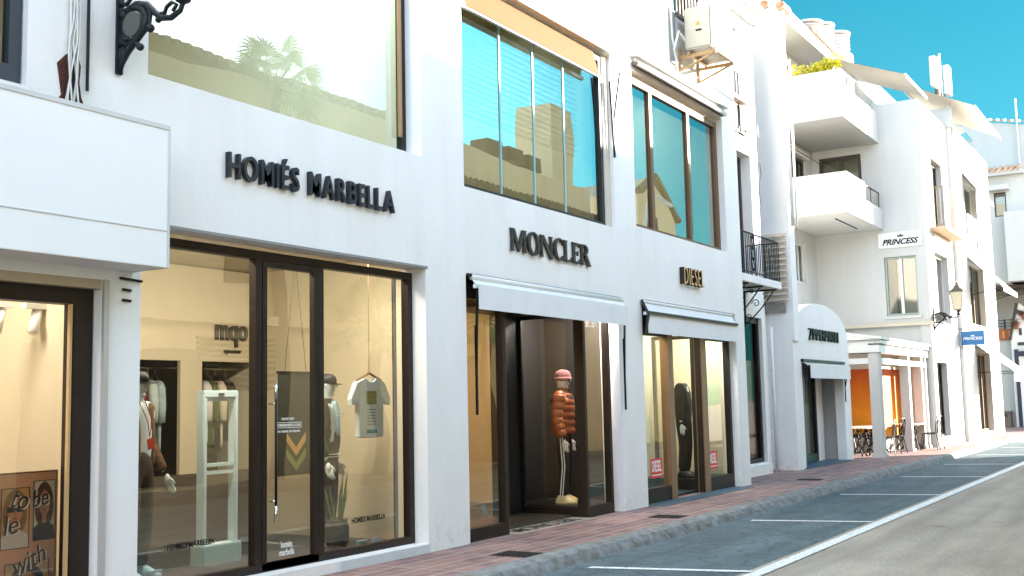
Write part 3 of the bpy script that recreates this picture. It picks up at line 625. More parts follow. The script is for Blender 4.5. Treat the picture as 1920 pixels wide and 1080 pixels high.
MB().quad((30.55,.98,10.19),(33.9,.98,10.19),(33.9,.98,10.58),(30.55,.98,10.58)).build('glass_guard', glass('guard_glass2', .2, (.85,.85,.82)), b2, flip=False)
MB().bar((30.9,1.5,6.545),(33.2,1.5,6.545), .025).build('drip_groove', BLACK, b1)
# planter bush
bu = thing('balcony_shrub', 'yellow green flowering shrub on the upper solid white balcony', 'shrub', (30.9,1.9,10.2))
lf = MB(); r2 = random.Random(5)
for c in ((30.35,1.35,10.76,.32),(30.35,1.75,10.72,.30),(30.35,2.2,10.72,.32),(30.4,1.55,10.7,.3),(30.35,1.18,10.88,.30)):
    for i in range(260):
        d = Vector((r2.gauss(0,1), r2.gauss(0,1), r2.gauss(0,.8))).normalized()*c[3]*r2.random()**.4
        p = Vector(c[:3])+d; u = Vector((r2.uniform(-1,1),r2.uniform(-1,1),r2.uniform(-1,1))).normalized()*.055; v = u.orthogonal().normalized()*.03
        lf.quad(p-u, p-v, p+u, p+v)
lf.build('leaves', mat('yellow_leaf', 'e0cc20', .6, var=.5, vscale=14, col2='8a9418'), bu, flip=False)
MB().box(30.17, 30.42, 1.08, 2.6, 10.15, 10.42).build('planter_box', mat('terracotta', '9a5b3c', .8), bu)
# chimneys
def chimney(x, y, z0, z1, r, label):
    t = thing('chimney', label, 'chimney', (x, y, z0), 'round-capped white chimneys')
    MB().box(x-r*1.05, x+r*1.05, y-r*1.05, y+r*1.05, z0, z1-.62).build('shaft', WHITE2, t, bevel=.03)
    p = [(r*.95,0),(r*.95,.1)]
    c_ = MB(); c_.lathe([(r*.92,0),(r*.92,.62)], (x,y,z1-.62), 20)
    for i in range(4): c_.lathe([(r*.93,0),(r*1.07,.03),(r*1.07,.07),(r*.93,.09)], (x,y,z1-.58+i*.14), 20)
    c_.lathe([(r*.9,0),(r*1.15,.04),(r*1.15,.10),(r*.9,.12)], (x,y,z1-.06), 20); c_.build('cap', WHITE2, t)
    MB().lathe([(r*1.0,0),(r*1.0,.05)], (x,y,z1-.12), 20).build('clay_ring', mat('clay_ring', '9c4a35', .8), t)
chimney(34.4, 3.0, 11.0, 13.55, .43, 'round-capped white chimney, leftmost of the three on the roof')
chimney(35.75, 3.0, 11.0, 13.85, .43, 'round-capped white chimney, middle one of the three on the roof')
chimney(37.4, 3.0, 11.0, 14.0, .50, 'round-capped white chimney, rightmost and nearest the cream awning, of the three')

# ------------------------------------------------------------------ yacht dealer's corner building
Pn = thing('corner_building', 'white corner building with cream terrace awnings and a veranda below', 'building', (34,-.3,0))
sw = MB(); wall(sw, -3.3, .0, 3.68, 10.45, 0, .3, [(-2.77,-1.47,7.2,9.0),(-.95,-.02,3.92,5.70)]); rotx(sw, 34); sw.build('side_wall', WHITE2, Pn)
MB().box(34.12, 34.4, -.28, 3.2, 0, 3.68).build('lower_side_wall', WHITE2, Pn)
MB().box(33.93, 34.0, -.36, 3.0, 3.60, 3.70).build('ledge', mat('ledge_tan', 'cdbfa8', .8), Pn)
q = rotx(frame(MB(), -2.76, -1.48, 7.2, 8.99, .06, .09, .08, mull=(-2.1,)), 34).build('window_frame', mat('dark_brown_frame', '3c302a'), Pn)
MB().quad((34.06,2.67,7.3),(34.06,1.57,7.3),(34.06,1.57,8.9),(34.06,2.67,8.9)).build('pane', G_FAR, q, flip=False); MB().box(34.4,34.45,1.4,2.8,7.2,9).build('room_curtain', mat('pale_curtain', 'c8c4a0'), q)
q = rotx(frame(MB(), -.94, -.01, 3.93, 5.69, .10, .05, .08), 34); q = q.build('window_frame', mat('greenish_frame', '9aa89c', .5), Pn)
MB().box(34.04, 34.14, .44, .52, 3.98, 5.64).build('mullion', PVC, q); 
MB().quad((34.11,.89,3.98),(34.11,.06,3.98),(34.11,.06,5.64),(34.11,.89,5.64)).build('pane', G_FAR, q, flip=False)
it = MB().box(34.35, 34.4, -.1, 1.1, 3.9, 5.72).build('room_back', mat('dim_green', '5c6a5e', .8), q)
MB().box(33.95, 34.0, -.06, 1.02, 3.82, 3.90).build('window_sill', WHITE2, Pn)
# street wall
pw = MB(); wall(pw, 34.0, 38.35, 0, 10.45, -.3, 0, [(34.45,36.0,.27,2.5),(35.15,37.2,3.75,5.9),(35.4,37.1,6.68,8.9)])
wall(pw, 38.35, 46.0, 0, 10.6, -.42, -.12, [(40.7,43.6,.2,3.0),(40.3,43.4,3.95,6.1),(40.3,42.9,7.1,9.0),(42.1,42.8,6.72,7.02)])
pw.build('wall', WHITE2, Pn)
MB().box(34.3, 45.9, .3, 6, 10.0, 10.2).box(45.7, 46, -.119, 8, 0, 10.59).box(34.4,45.7,7.8,8,0,10.0).build('roof_slab', WHITE2, Pn)
MB().box(34.4, 45.7, 1.6, 1.65, 0.0, 10.0).build('interior', INTG, Pn)
MB().box(38.3, 38.6, -.52, .2, 10.45, 11.0).box(38.62,38.9,-.5,1.2,10.0,11.2).build('terrace_pier', WHITE2, Pn)
MB().quad((39.0,-.3,10.6),(44,-.3,10.6),(44,-.3,11.1),(39,-.3,11.1)).build('glass_guard', glass('guard_blue', .3, (.6,.85,.88)), Pn, flip=False)
MB().box(38.0,45.9,2.2,6.5,10.2,12.8).build('penthouse', WHITE2, Pn)
f = frame(MB(), 35.41, 37.09, 6.69, 8.89, -.1, .07, .06, mull=(36.0,36.5)).build('window_frame', mat('dark_brown_frame', '3c302a'), Pn); pane(35.48,37.02,6.76,8.82,-.1,G_FAR,f); MB().box(35.3,37.2,.1,.12,6.7,8.9).build('curtain', mat('beige_curtain','b8a684'), f)
bb = MB().box(34.85, 37.9, -.75, -.301, 6.52, 6.62).build('balcony_slab', mat('sill_tan', 'cdaa8c', .8), Pn)
rb = MB(); railrun(rb, (34.9,-.7,0),(37.85,-.7,0), 6.68, 7.85, 22); railrun(rb, (34.9,-.7,0),(34.9,-.31,0), 6.68, 7.85, 4); rb.build('railing', mat('bronze_rail', '8a7458', .5, .3), bb)
f = frame(MB(), 35.16, 37.19, 3.76, 5.89, -.1, .06, .06, mull=(36.2,)).build('window_frame', PVC, Pn); pane(35.22,37.13,3.82,5.83,-.1,glass('pale_green_glass', .35, (.7,.85,.8)),f)
f = frame(MB(), 34.46, 35.99, .28, 2.49, -.1, .05, .06, mull=(35.0,)).build('shop_window', BROWN, Pn); pane(34.51,35.94,.33,2.44,-.1,G_FAR,f)
MB().box(34.5, 34.95, .05, .08, .3, 2.48).build('orange_drape', mat('orange_drape', 'd06a10', .8), f)
f = frame(MB(), 40.71, 43.59, .21, 2.99, -.2, .07, .06, mull=(41.7,42.7)).build('shop_window', BROWN2, Pn); pane(40.78,43.52,.28,2.92,-.2,G_FAR,f)
f = frame(MB(), 40.31, 43.39, 3.96, 6.09, -.2, .06, .06, mull=(42.2,)).build('window_frame', BROWN2, Pn); pane(40.37,43.33,4.02,6.03,-.2,G_BLUE,f)
f = frame(MB(), 40.31, 42.89, 7.11, 8.99, -.2, .06, .06, mull=(41.6,)).build('window_frame', PVC, Pn); pane(40.37,42.83,7.17,8.93,-.2,G_FAR,f)
rb = MB(); railrun(rb, (40.2,-.5,0),(43.1,-.5,0), 7.0, 7.75, 16); rb.build('railing', PVC, f)
MB().box(42.1,42.8,-.35,-.3,6.72,7.02).build('vent', mat('grey_vent','8e8a82'), Pn)
aw_ = awning('window_awning', 'small cream awning over the second floor window of the corner building', 40.2, 43.2, 9.2, -.45, 8.5, -.95, .15, FABRIC)
awning('window_awning', 'cream awning over the first floor window of the corner building', 40.1, 43.4, 6.25, -.45, 5.15, -1.5, .17, FABRIC, arm=.2, armz=4.9)
awning('shop_awning', 'large cream awning over the street door of the corner building', 40.5, 43.9, 3.25, -.45, 2.3, -1.6, .36, FABRIC, arm=.2, armz=2.25)
awning('terrace_awning', 'large cream roof terrace awning on the near corner of the white building', 34.0, 37.0, 12.2, 2.2, 11.26, -.02, .12, mat('cream_canvas', 'eadfd0', .85, var=.05), box=.12)
awning('terrace_awning', 'cream roof terrace awning further along the roof, below the antenna mast', 38.2, 43.6, 12.3, 1.2, 11.0, -1.3, .12, mat('cream_canvas', 'eadfd0'), box=.12)
MB().box(39.3,39.42,-.3,-.2,10.6,11.6).build('terrace_post', PVC, Pn)
# name boards
ns = thing('company_sign', 'pale board with black slanted PRINCESS lettering on the shaded side wall', 'sign', (34,.45,6.2))
MB().box(33.955, 33.998, -.19, 1.08, 5.98, 6.44).build('board', mat('pale_board', (.76,.75,.72), .6), ns)
text_on('PRINCESS', (33.95, .96, 6.06), 1.06, .18, BLACK, ns, face='-x', ext=.006, off=.03, shear=.35)
def crown(org, s_, face, m_, parent):
    pts = [(-1,0),(-1.1,.9),(-.5,.4),(0,1.1),(.5,.4),(1.1,.9),(1,0)]
    if face == '-x': MB().prism(pts, lambda x, z: (org[0],org[1]-x*s_,org[2]+z*s_), lambda x, z: (org[0]-.008,org[1]-x*s_,org[2]+z*s_)).build('crown_emblem', m_, parent)
    else: MB().prism(pts, lambda x, z: (org[0]+x*s_,org[1],org[2]+z*s_), lambda x, z: (org[0]+x*s_,org[1]-.008,org[2]+z*s_)).build('crown_emblem', m_, parent)
crown((33.952,.42,6.29), .085, '-x', BLACK, ns)
n2 = thing('company_sign', 'pale board with faint grey PRINCESS lettering facing the street', 'sign', (36.2,-.3,6.2))
MB().box(35.2, 37.4, -.33, -.301, 5.98, 6.46).build('board', mat('pale_board2', (.8,.8,.78), .6), n2)
text_on('PRINCESS', (35.5, -.335, 6.05), 1.7, .17, mat('grey_letter', 'a9a49c', .5), n2, ext=.006, off=.01, shear=.3); crown((36.3,-.335,6.28), .085, '-y', mat('grey_letter', 'a9a49c'), n2)
n3 = thing('hanging_sign', 'blue hanging sign with white PRINCESS lettering above the street', 'sign', (38.5,-.6,3.35))
MB().box(38.28, 38.33, -1.08, -.38, 3.12, 3.58).build('panel', mat('sign_blue', '0f5f96', .4, var=.03), n3)
text_on('PRINCESS', (38.275, -.43, 3.29), .6, .09, mat('sign_white', (.8,.8,.8), .5), n3, face='-x', ext=.004, off=.015, shear=.3); crown((38.278,-.73,3.40), .05, '-x', mat('sign_white', (.8,.8,.8)), n3)
b_ = MB(); b_.bar((38.305,-.3,3.66),(38.305,-1.08,3.66), .02); b_.bar((38.305,-.3,3.04),(38.305,-1.08,3.04), .015)
for z in (3.66, 3.04): b_.bar((38.305,-.73,3.58 if z > 3.35 else 3.04),(38.305,-.73,3.66 if z > 3.35 else 3.12), .02)
b_.build('bracket', BLACK, n3)
# veranda
V = thing('veranda', 'white pergola veranda with orange blinds in front of the corner building', 'veranda', (28.3,0,0))
for x, w_ in ((28.3,.34),(31.55,.22),(33.2,.20),(33.75,.16)):
    c_ = MB().box(x-w_/2, x+w_/2, -.12, .12, .06, 2.62); c_.box(x-w_/2-.05, x+w_/2+.05, -.15, .15, 0, .07); c_.build('column', WHITE2, V)
MB().box(28.1, 34.1, -.16, .1, 2.62, 2.80).box(28.1, 34.1, -.20, .1, 2.84, 2.93).box(28.1,28.3,.1,2.9,2.62,2.93).build('beam', PVC, V)
MB().box(28.15, 34.1, -.1, .04, 2.34, 2.48).box(28.15,28.28,.1,2.9,2.34,2.48).build('lower_beam', PVC, V)
vr = MB(); vr.add([(28.0,-.25,2.94),(34.1,-.25,2.94),(34.1,2.9,3.45),(28.0,2.9,3.45),(28.0,-.25,3.0),(34.1,-.25,3.0),(34.1,2.9,3.5),(28.0,2.9,3.5)], [(0,1,2,3),(4,5,6,7),(0,1,5,4),(1,2,6,5),(2,3,7,6),(3,0,4,7)])
vr.prism([(-.25,2.94),(2.9,2.94),(2.9,3.45)], lambda y, z: (28.02,y,z), lambda y, z: (28.10,y,z)); vr.build('roof', PVC, V)
def orange():
    m, n, l, b, g = node_mat('orange_blind', .6); s_ = n.new('ShaderNodeSeparateXYZ'); l.new(g.outputs['Position'], s_.inputs[0])
    mr = n.new('ShaderNodeMapRange'); mr.inputs[1].default_value = .4; mr.inputs[2].default_value = 2.3; l.new(s_.outputs[2], mr.inputs[0])
    r = n.new('ShaderNodeValToRGB'); r.color_ramp.elements[0].color = lin('f2a000'); r.color_ramp.elements[1].color = lin('c44c08'); l.new(mr.outputs[0], r.inputs[0])
    t = n.new('ShaderNodeTexNoise'); t.inputs['Scale'].default_value = 2.5; l.new(g.outputs['Position'], t.inputs[0])
    mx = n.new('ShaderNodeMix'); mx.data_type = 'RGBA'; mx.blend_type = 'MULTIPLY'; mx.inputs[0].default_value = .35; l.new(r.outputs[0], mx.inputs[6]); l.new(t.outputs['Fac'], mx.inputs[7])
    l.new(mx.outputs[2], b.inputs['Base Color']); return m
OR = orange()
MB().box(31.0, 31.03, .62, 2.9, .50, 2.28).build('orange_blind', OR, V)
MB().box(31.2, 33.9, .58, .61, .40, 2.28).build('orange_blind', OR, V)
MB().box(30.98, 31.06, .56, 2.95, .0, .40).box(31.06, 33.95, .56, .66, 0, .32).box(30.98,31.12,.56,.66,.4,2.34).box(30.98,31.05,.6,2.9,2.28,2.7).box(31.1,34,.57,.65,2.28,2.7).build('low_wall', WHITE2, V)
MB().box(30.97,31.07,.56,2.95,.40,.47).box(31.07,33.95,.555,.665,.33,.40).build('dark_sill', DARKIN, V)
# cafe tables and chairs
def chair_():
    t = thing('cafe_chair', 'dark cast iron cafe chair at the left end of the veranda tables', 'chair', (0,0,0), 'dark cafe chairs under the veranda')
    s_ = MB(); s_.lathe([(.2,0),(.21,.015),(.2,.03)], (0,0,.44), 14); s_.build('seat', BLACK, t)
    b_ = MB(); b_.tube([(-.19,.17,.45),(-.2,.22,.8),(-.1,.24,.92),(.1,.24,.92),(.2,.22,.8),(.19,.17,.45)], .014, 6); b_.tube([(-.1,.2,.47),(-.02,.23,.7),(-.1,.235,.9)], .01, 5); b_.tube([(.1,.2,.47),(.02,.23,.7),(.1,.235,.9)], .01, 5); b_.build('backrest', BLACK, t)
    for sx in (-1, 1):
        for sy in (-1, 1): MB().tube([(sx*.16,sy*.16,.44),(sx*.19,sy*.2,.2),(sx*.22,sy*.23,0)], .013, 6).build('leg', BLACK, t)
    return t
def table_():
    t = thing('cafe_table', 'long pale cafe table at the left end of the veranda', 'table', (0,0,0), 'pale cafe tables under the veranda')
    MB().box(-.62,.62,-.38,.38,.70,.735).build('table_top', mat('pale_top', 'e0c4b0', .5), t)
    for s_ in (-1, 1):
        b_ = MB()
        for k in (-1, 1):
            b_.tube([(s_*.4,k*.05,.69),(s_*.4,k*.16,.5),(s_*.4,k*.06,.34),(s_*.4,k*.2,.14),(s_*.4,k*.3,.0)], .022, 6); b_.tube([(s_*.4+.1,k*.04,.69),(s_*.4,k*.1,.42),(s_*.4-.12,k*.2,.0)], .016, 6)
        b_.build('leg', BLACK, t)
    return t
t0 = table_(); t0.location = (29.25,.75,0); dup(t0, (1.25,-.05,0), 'long pale cafe table in the middle, behind the first white veranda column'); dup(t0, (3.2,-.55,0), 'long pale cafe table at the right end of the veranda, nearest the building')
c0 = chair_(); c0.location = (28.75,.25,0); c0.rotation_euler.z = math.pi*.95
for k, (x, y, a, lb) in enumerate(((29.5,.12,3.3,'dark cafe chair drawn up to the front of the leftmost veranda table'),(29.1,1.35,.1,'dark cafe chair behind the leftmost veranda table, against the orange blind'),(30.4,.10,3.0,'dark cafe chair in front of the middle veranda table'),(30.2,1.3,.2,'dark cafe chair behind the middle veranda table'),(32.2,-.42,3.2,'dark cafe chair between the two right hand veranda columns'),(32.9,-.36,2.9,'dark cafe chair nearest the building on the right of the veranda'))):
    d = dup(c0, (0,0,0), lb, a); d.location = (x, y, 0)
# antenna mast
an = thing('antenna_mast', 'phone mast with three white panel antennas on the roof', 'antenna', (50.5,2,12.5))
MB().box(49.7,51.0,1.6,2.4,12.6,14.4).build('base', WHITE2, an)
m_ = MB(); m_.tube([(50.4,2,14.2),(50.4,2,16.5)], .11, 8); m_.tube([(51.3,2,13.9),(51.3,2,15.8)], .06, 8); m_.bar((48.8,2,15.8),(52.0,2,15.8), .05); m_.bar((48.8,2,15.1),(52.0,2,15.1), .05); m_.build('mast', mat('rust_steel', '7a6a58', .6, .5), an)
for x, z0, z1, w_ in ((48.75,14.75,16.05,.22),(49.6,14.85,16.2,.12),(52.0,15.1,16.45,.34)): MB().box(x-w_,x+w_,1.7,1.95,z0,z1).build('panel_antenna', PVC, an, bevel=.03)
MB().tube([(51.3,2,15.8),(51.3,2,16.9)], .05, 8).build('whip_antenna', PVC, an)
# far white buildings
FB = thing('far_building', 'tall plain white building closing the street behind the corner building', 'building', (58,0,0))
fb = MB(); fb.prism([(8,-.14),(8,15.9),(1.6,15.9),(-.6,15.4),(-9,14.1),(-9,-.14)], lambda y, z: (62,y,z), lambda y, z: (74,y,z)); fb.build('wall', WHITE2, FB)
tt = MB()
for i in range(30):
    y = 1.6-i*.35; tt.tube([(61.8,y,15.98-.2*(1.6-y)),(62.9,y,16.25-.2*(1.6-y))], .08, 6)
tt.build('roof_tiles', TILE, FB)
MB().tube([(61.7,.2,12.9),(61.7,.2,16.9)], .05, 6).build('roof_pole', PVC, FB)
FL = thing('low_building', 'low white tile-roofed building with one small hooded window', 'building', (58,1.5,0))
lw_ = MB(); wall(lw_, -4, .4, 6.9, 12.2, 0, .3, [(-1.05,-.5,10.2,11.4)]); rotx(lw_, 58); lw_.build('wall', WHITE2, FL)
MB().box(57.6, 58.3, -.4, 3.0, 12.2, 12.35).box(58.3,61.9,-.4,4,6.9,12.3).build('eave', WHITE2, FL)
tt = MB()
for i in range(12): tt.tube([(57.5,2.9-i*.28,12.42),(58.6,2.9-i*.28,12.75)], .11, 6)
tt.build('roof_tiles', TILE, FL)
q = rotx(frame(MB(), -1.04,-.51,10.21,11.39,.1,.05,.06), 58).build('window_frame', mat('dark_brown_frame', '3c302a'), FL)
MB().quad((58.1,1.0,10.2),(58.1,.5,10.2),(58.1,.5,11.4),(58.1,1.0,11.4)).build('pane', G_FAR, q, flip=False)
MB().box(57.4,58,.3,1.25,11.45,11.7).build('window_hood', WHITE2, FL)
MB().box(57.2, 60, -6, .55, 6.9, 10.3).build('annex', WHITE2, FL)
# restaurant terrace
RT = thing('restaurant_building', 'white restaurant with a brick-edged upper terrace at the end of the street', 'building', (60,2,0))
r_ = MB(); wall(r_, -6, -.95, -.14, 4.2, 0, .3, []); rotx(r_, 60); r_.build('wall', WHITE2, RT)
MB().box(60.3, 64, .95, 6, 4.0, 4.15).box(63.6,63.9,-8,6,4.15,6.9).build('terrace_floor', WHITE2, RT)
bk = MB().box(59.9, 60.1, .85, 6, 4.22, 4.75)
bk.build('terrace_wall', mat('orange_brick', 'c0703a', .8, var=.4, vscale=10), RT)
for i in range(14): pass
rb = MB()
for i in range(16): rb.box(59.86, 59.9, .95+i*.3, 1.05+i*.3, 4.3, 4.65)
rb.build('brick_pattern', mat('pale_brick', 'd9a070', .8), RT)
MB().box(59.2, 63.5, -6, 6, 6.75, 6.95).box(59.1,59.2,-6,6,6.35,6.62).build('terrace_canopy', mat('slate_canopy', '5a544e', .7), RT)
text_on('Y', (59.08,1.7,6.38), .3, .22, mat('sign_white', (.8,.8,.8)), RT, name='letter', face='-x', ext=.01)
for y in (1.9, .9): MB().box(62.9,63.0,y-.5,y,4.2,6.0).build('terrace_door', mat('dark_brown_frame', '3c302a'), RT)
ch = MB()
for i in range(7):
    y = 1.1+i*.42
    for z in (4.95, 5.1, 5.25): ch.bar((60.5+.3*(i%2),y-.17,z),(60.5+.3*(i%2),y+.17,z), .03)
    for s_ in (-.17,.17): ch.bar((60.5+.3*(i%2),y+s_,4.2),(60.5+.3*(i%2),y+s_,5.3), .035)
    ch.box(60.5,60.9,y-.18,y+.18,4.62,4.66)
tag(ch.build('terrace_seating', BLACK), 'row of dark metal terrace chairs behind the brick parapet', 'chairs', kind='stuff')
# little blue-trimmed bar at the right edge
BR = thing('bar_building', 'white gabled bar front with navy door frame at the right edge', 'building', (60,.5,0))
g_ = MB(); g_.prism([(.92,-.14),(.92,4.1),(.80,4.6),(.45,6.0),(-.3,5.3),(-4,3.6),(-4,-.14)], lambda y, z: (59.5,y,z), lambda y, z: (59.99,y,z)); g_.build('wall', WHITE, BR)
MB().bar((59.42,.95,4.2),(59.42,.55,6.0), .12).bar((59.42,.6,5.6),(59.42,-3,4.1), .2).build('roof_trim', mat('dark_trim', '3c3834', .6), BR)
MB().box(59.4,59.5,.62,.80,-.12,3.7).box(59.4,59.5,-2,.62,3.35,3.6).box(59.38,59.5,.12,.2,-.12,3.35).build('navy_frame', mat('navy', '1a2740', .5), BR)
MB().box(59.41,59.5,-2,.12,-.1,3.3).build('shop_door', mat('dark_green_glass', '3a4038', .3), BR)
MB().box(59.45,59.5,.48,.62,-.1,3.4).build('white_jamb', WHITE, BR)
awning('bar_awning', 'small pale blue awning over the bar door at the right edge', 58.9, 59.3, 3.9, .5, 3.3, -1.2, .1, mat('pale_blue_canvas', 'b8d2e4', .8), box=0)
MB().box(59.44,59.5,.25,.62,3.9,4.05).box(59.44,59.5,.4,.52,4.4,4.75).build('name_plate', mat('dark_trim', '3c3834'), BR)
for k, (y, z, lb) in enumerate(((.62,4.7,'hanging terracotta pot of red flowers nearest the terrace chairs'),(.25,5.15,'terracotta pot of red flowers fixed high by the sloping handrail'),(-.1,4.9,'terracotta pot of red flowers touching the right edge of the photo'))):
    fp = thing('flower_pot', lb, 'flower pot', (59.3,y,z), 'flower pots on the bar wall')
    MB().lathe([(.08,0),(.13,.24),(.14,.26)], (59.3,y,z), 10).build('pot', mat('terracotta', '9a5b3c'), fp)
    fl = MB()
    for i in range(60):
        p = Vector((59.3+r2.gauss(0,.12), y+r2.gauss(0,.13), z+.33+r2.gauss(0,.09))); u = Vector((r2.gauss(0,1),r2.gauss(0,1),r2.gauss(0,1))).normalized()*.05; v = u.orthogonal().normalized()*.04
        fl.quad(p-u,p-v,p+u,p+v)
    fl.build('flowers', mat('red_flower', '8a2a2c', .7, var=.6, vscale=20, col2='3a4a22'), fp, flip=False)
bi = thing('storage_bin', 'low grey brown cabinet against the white wall at the end of the street', 'bin', (59.5,1.45,-.12))
MB().box(59.2,59.85,1.15,1.75,-.12,.62).build('body', mat('bin_brown', '6e6058', .7), bi, bevel=.02); MB().box(59.15,59.9,1.12,1.78,.62,.68).build('lid', mat('bin_lid', '857870'), bi); MB().box(59.17,59.2,1.3,1.6,.40,.52).build('hatch', BLACK, bi)

# ------------------------------------------------------------------ houses across the street (seen mirrored in the windows)
def opp(name, label, x0, x1, y0, y1, h, gable=None, m=CREAM):
    t = thing(name, label, 'building', ((x0+x1)/2, y0, 0))
    pts = [(x0,-.13),(x1,-.13)]+(gable or [(x1,h),(x0,h)])
    MB().prism(pts, lambda x, z: (x,y0,z), lambda x, z: (x,y1,z)).build('wall', m, t)
    return t
O1 = opp('house', 'cream house with arched doors across the street, mirrored in the lower glass', -4, 22.5, -9.6, -16, 8.3, [(22.5,8.9),(17.5,8.9),(15,8.6),(8,8.75),(-4,8.75)])
O2 = opp('house', 'cream gabled house across the street, mirrored in the upper windows', 22.6, 39.4, -9.7, -16, 8.5, [(39.4,8.45),(37.2,9.9),(36.0,9.2),(35.8,6.8),(32.2,6.8),(32.0,8.6),(27.4,8.6),(22.6,8.9)], CREAM2)
O4 = opp('shadow_chimney', 'broad pale chimney block added on the roof opposite to cast shadow', 30.4, 31.9, -10.2, -11.5, 11.3, None, CREAM2)  # block added to throw the shadow on the set-back bay
O3 = opp('house', 'tall pale house further back across the street with a flat parapet', 24, 30, -19, -26, 11.6, None, CREAM2)
for t, x0, x1, h in ((O1, -4, 22.5, 8.8), (O2, 22.6, 34.5, 8.5)):
    tl = MB(); n = int((x1-x0)/.28)
    for i in range(n): tl.tube([(x0+i*.28,-9.3,h-.02),(x0+i*.28,-12.5,h+.9)], .1, 6)
    if t is O1: tl.build('roof_tiles', mat('aged_tile', '8f7048', .85, var=.5, vscale=5), t)
def opening(t, x, z0, w_, h, arch=False, y=-9.55, m=None):
    m_ = MB()
    if arch: m_.prism([(x-w_/2,z0),(x+w_/2,z0)]+[(x+w_/2*math.cos(a*math.pi/10), z0+h+w_/2*math.sin(a*math.pi/10)) for a in range(11)], lambda X, z_: (X,y,z_), lambda X, z_: (X,y-.1,z_))
    else: m_.box(x-w_/2,x+w_/2,y-.1,y,z0,z0+h)
    m_.build('arched_door' if arch else 'window', m or mat('dark_opening', '3a3024', .5), t)
for x in (2, 6.5, 24.8, 27.6): opening(O1 if x < 22 else O2, x, 0, 1.8, 2.0, True, y=-9.55 if x < 22 else -9.65)
for x in (12.0, 14.6): opening(O1, x, .1, 1.5, 2.6)
for x in (9.5, 13.2, 16.4): opening(O1, x, 4.2, .9, 1.5)
for x in (25, 29): opening(O2, x, 5.4, 1.0, 1.4, y=-9.65)
lo = MB()
for i in range(9): lo.box(15.2, 17.4, -9.55, -9.5, 2.0+i*.12, 2.06+i*.12)
lo.build('louvre', mat('louvre_dark', '4a3d2c'), O1)
MB().box(-4,22.5,-9.59,-9.35,3.3,3.5).box(8,12,-9.59,-8.9,3.6,3.75).build('string_course', CREAM, O1)
for x in (18.6, 20.6): opening(O1, x, 5.6, .9, 1.3)
for x in (33.2, 37.6): opening(O2, x, 4.0, 1.0, 1.5, y=-9.65)
opening(O2, 37.2, 7.4, .8, 1.0, y=-9.65)
lt = MB()
for i in range(42): lt.tube([(24+i*.27,-8.95,7.05),(24+i*.27,-9.65,7.75)], .09, 6)
lt.build('lean_to_tiles', mat('aged_tile', '8f7048'), O2)
gt_ = MB(); 
for a_, b_ in (((37.2,9.95),(39.5,8.5)),((37.2,9.95),(35.9,9.15))): gt_.bar((a_[0],-9.6,a_[1]),(b_[0],-9.6,b_[1]), .3, .16)
gt_.build('gable_tiles', mat('aged_tile', '8f7048'), O2)
sl_ = thing('street_lamp', 'tall curved street lamp across the road, mirrored in the upper window', 'street lamp', (34.5,-8.7,0))
MB().tube([(34.5,-8.7,0),(34.5,-8.7,7.6),(34.7,-8.7,8.4),(35.3,-8.7,8.8),(36.2,-8.7,8.7)], .07, 8).build('pole', PVC, sl_, smooth=True); MB().box(36.0,36.7,-8.8,-8.6,8.58,8.7).build('lamp_head', PVC, sl_)
pl_ = MB()
for (x, z) in ((26.0,8.75),(27.2,8.75),(28.3,8.7)): pl_.box(x,x+.8,-10.4,-9.8,z,z+.45)
pl_.build('roof_vents', mat('roof_vent', '6e5634', .7), O2)
# palms across the street
def palm(x, y, h, label, seed, n=34):
    t = thing('palm_tree', label, 'palm tree', (x,y,0), 'palm trees across the street'); rr_ = random.Random(seed)
    MB().tube([(x+.12*math.sin(i*.7),y,h*i/10) for i in range(11)], [.17-.006*i for i in range(11)], 10).build('trunk', mat('palm_trunk', '6b5640', .9, var=.4, vscale=12, bump=.5), t)
    fr = MB()
    for i in range(n):
        az = rr_.uniform(0, 6.283); el = rr_.uniform(-.7, 1.3); d = Vector((math.cos(az)*math.cos(el), math.sin(az)*math.cos(el), math.sin(el)))
        c = Vector((x,y,h))+d*.75; L = .65; side = d.cross(Vector((0,0,1))).normalized() if abs(d.z) < .95 else Vector((1,0,0)); upv = side.cross(d)
        fr.bar((x,y,h-.1), c, .02)
        for k in range(-8, 9):
            a = k*.19; e = c+(d*math.cos(a)+side*math.sin(a))*L*(1-.02*abs(k))-Vector((0,0,.18+.02*abs(k))); md = c.lerp(e,.5)+Vector((0,0,.08)); wv_ = (side*math.cos(a)-d*math.sin(a))*.028
            fr.quad(c-wv_*.2, md-wv_, e, md+wv_)
    fr.build('fronds', mat('palm_leaf', '9ab060', .6, var=.4, vscale=5, col2='5a8450'), t, flip=False)
palm(17.3, -9.4, 8.7, 'fan palm across the street, mirrored in the big upper window', 1); palm(24.4, -8.9, 3.9, 'leafy fan palm across the street opposite the dark entrance', 3, 44); palm(19.9, -8.8, 3.4, 'short fan palm across the street by the kerb', 2)

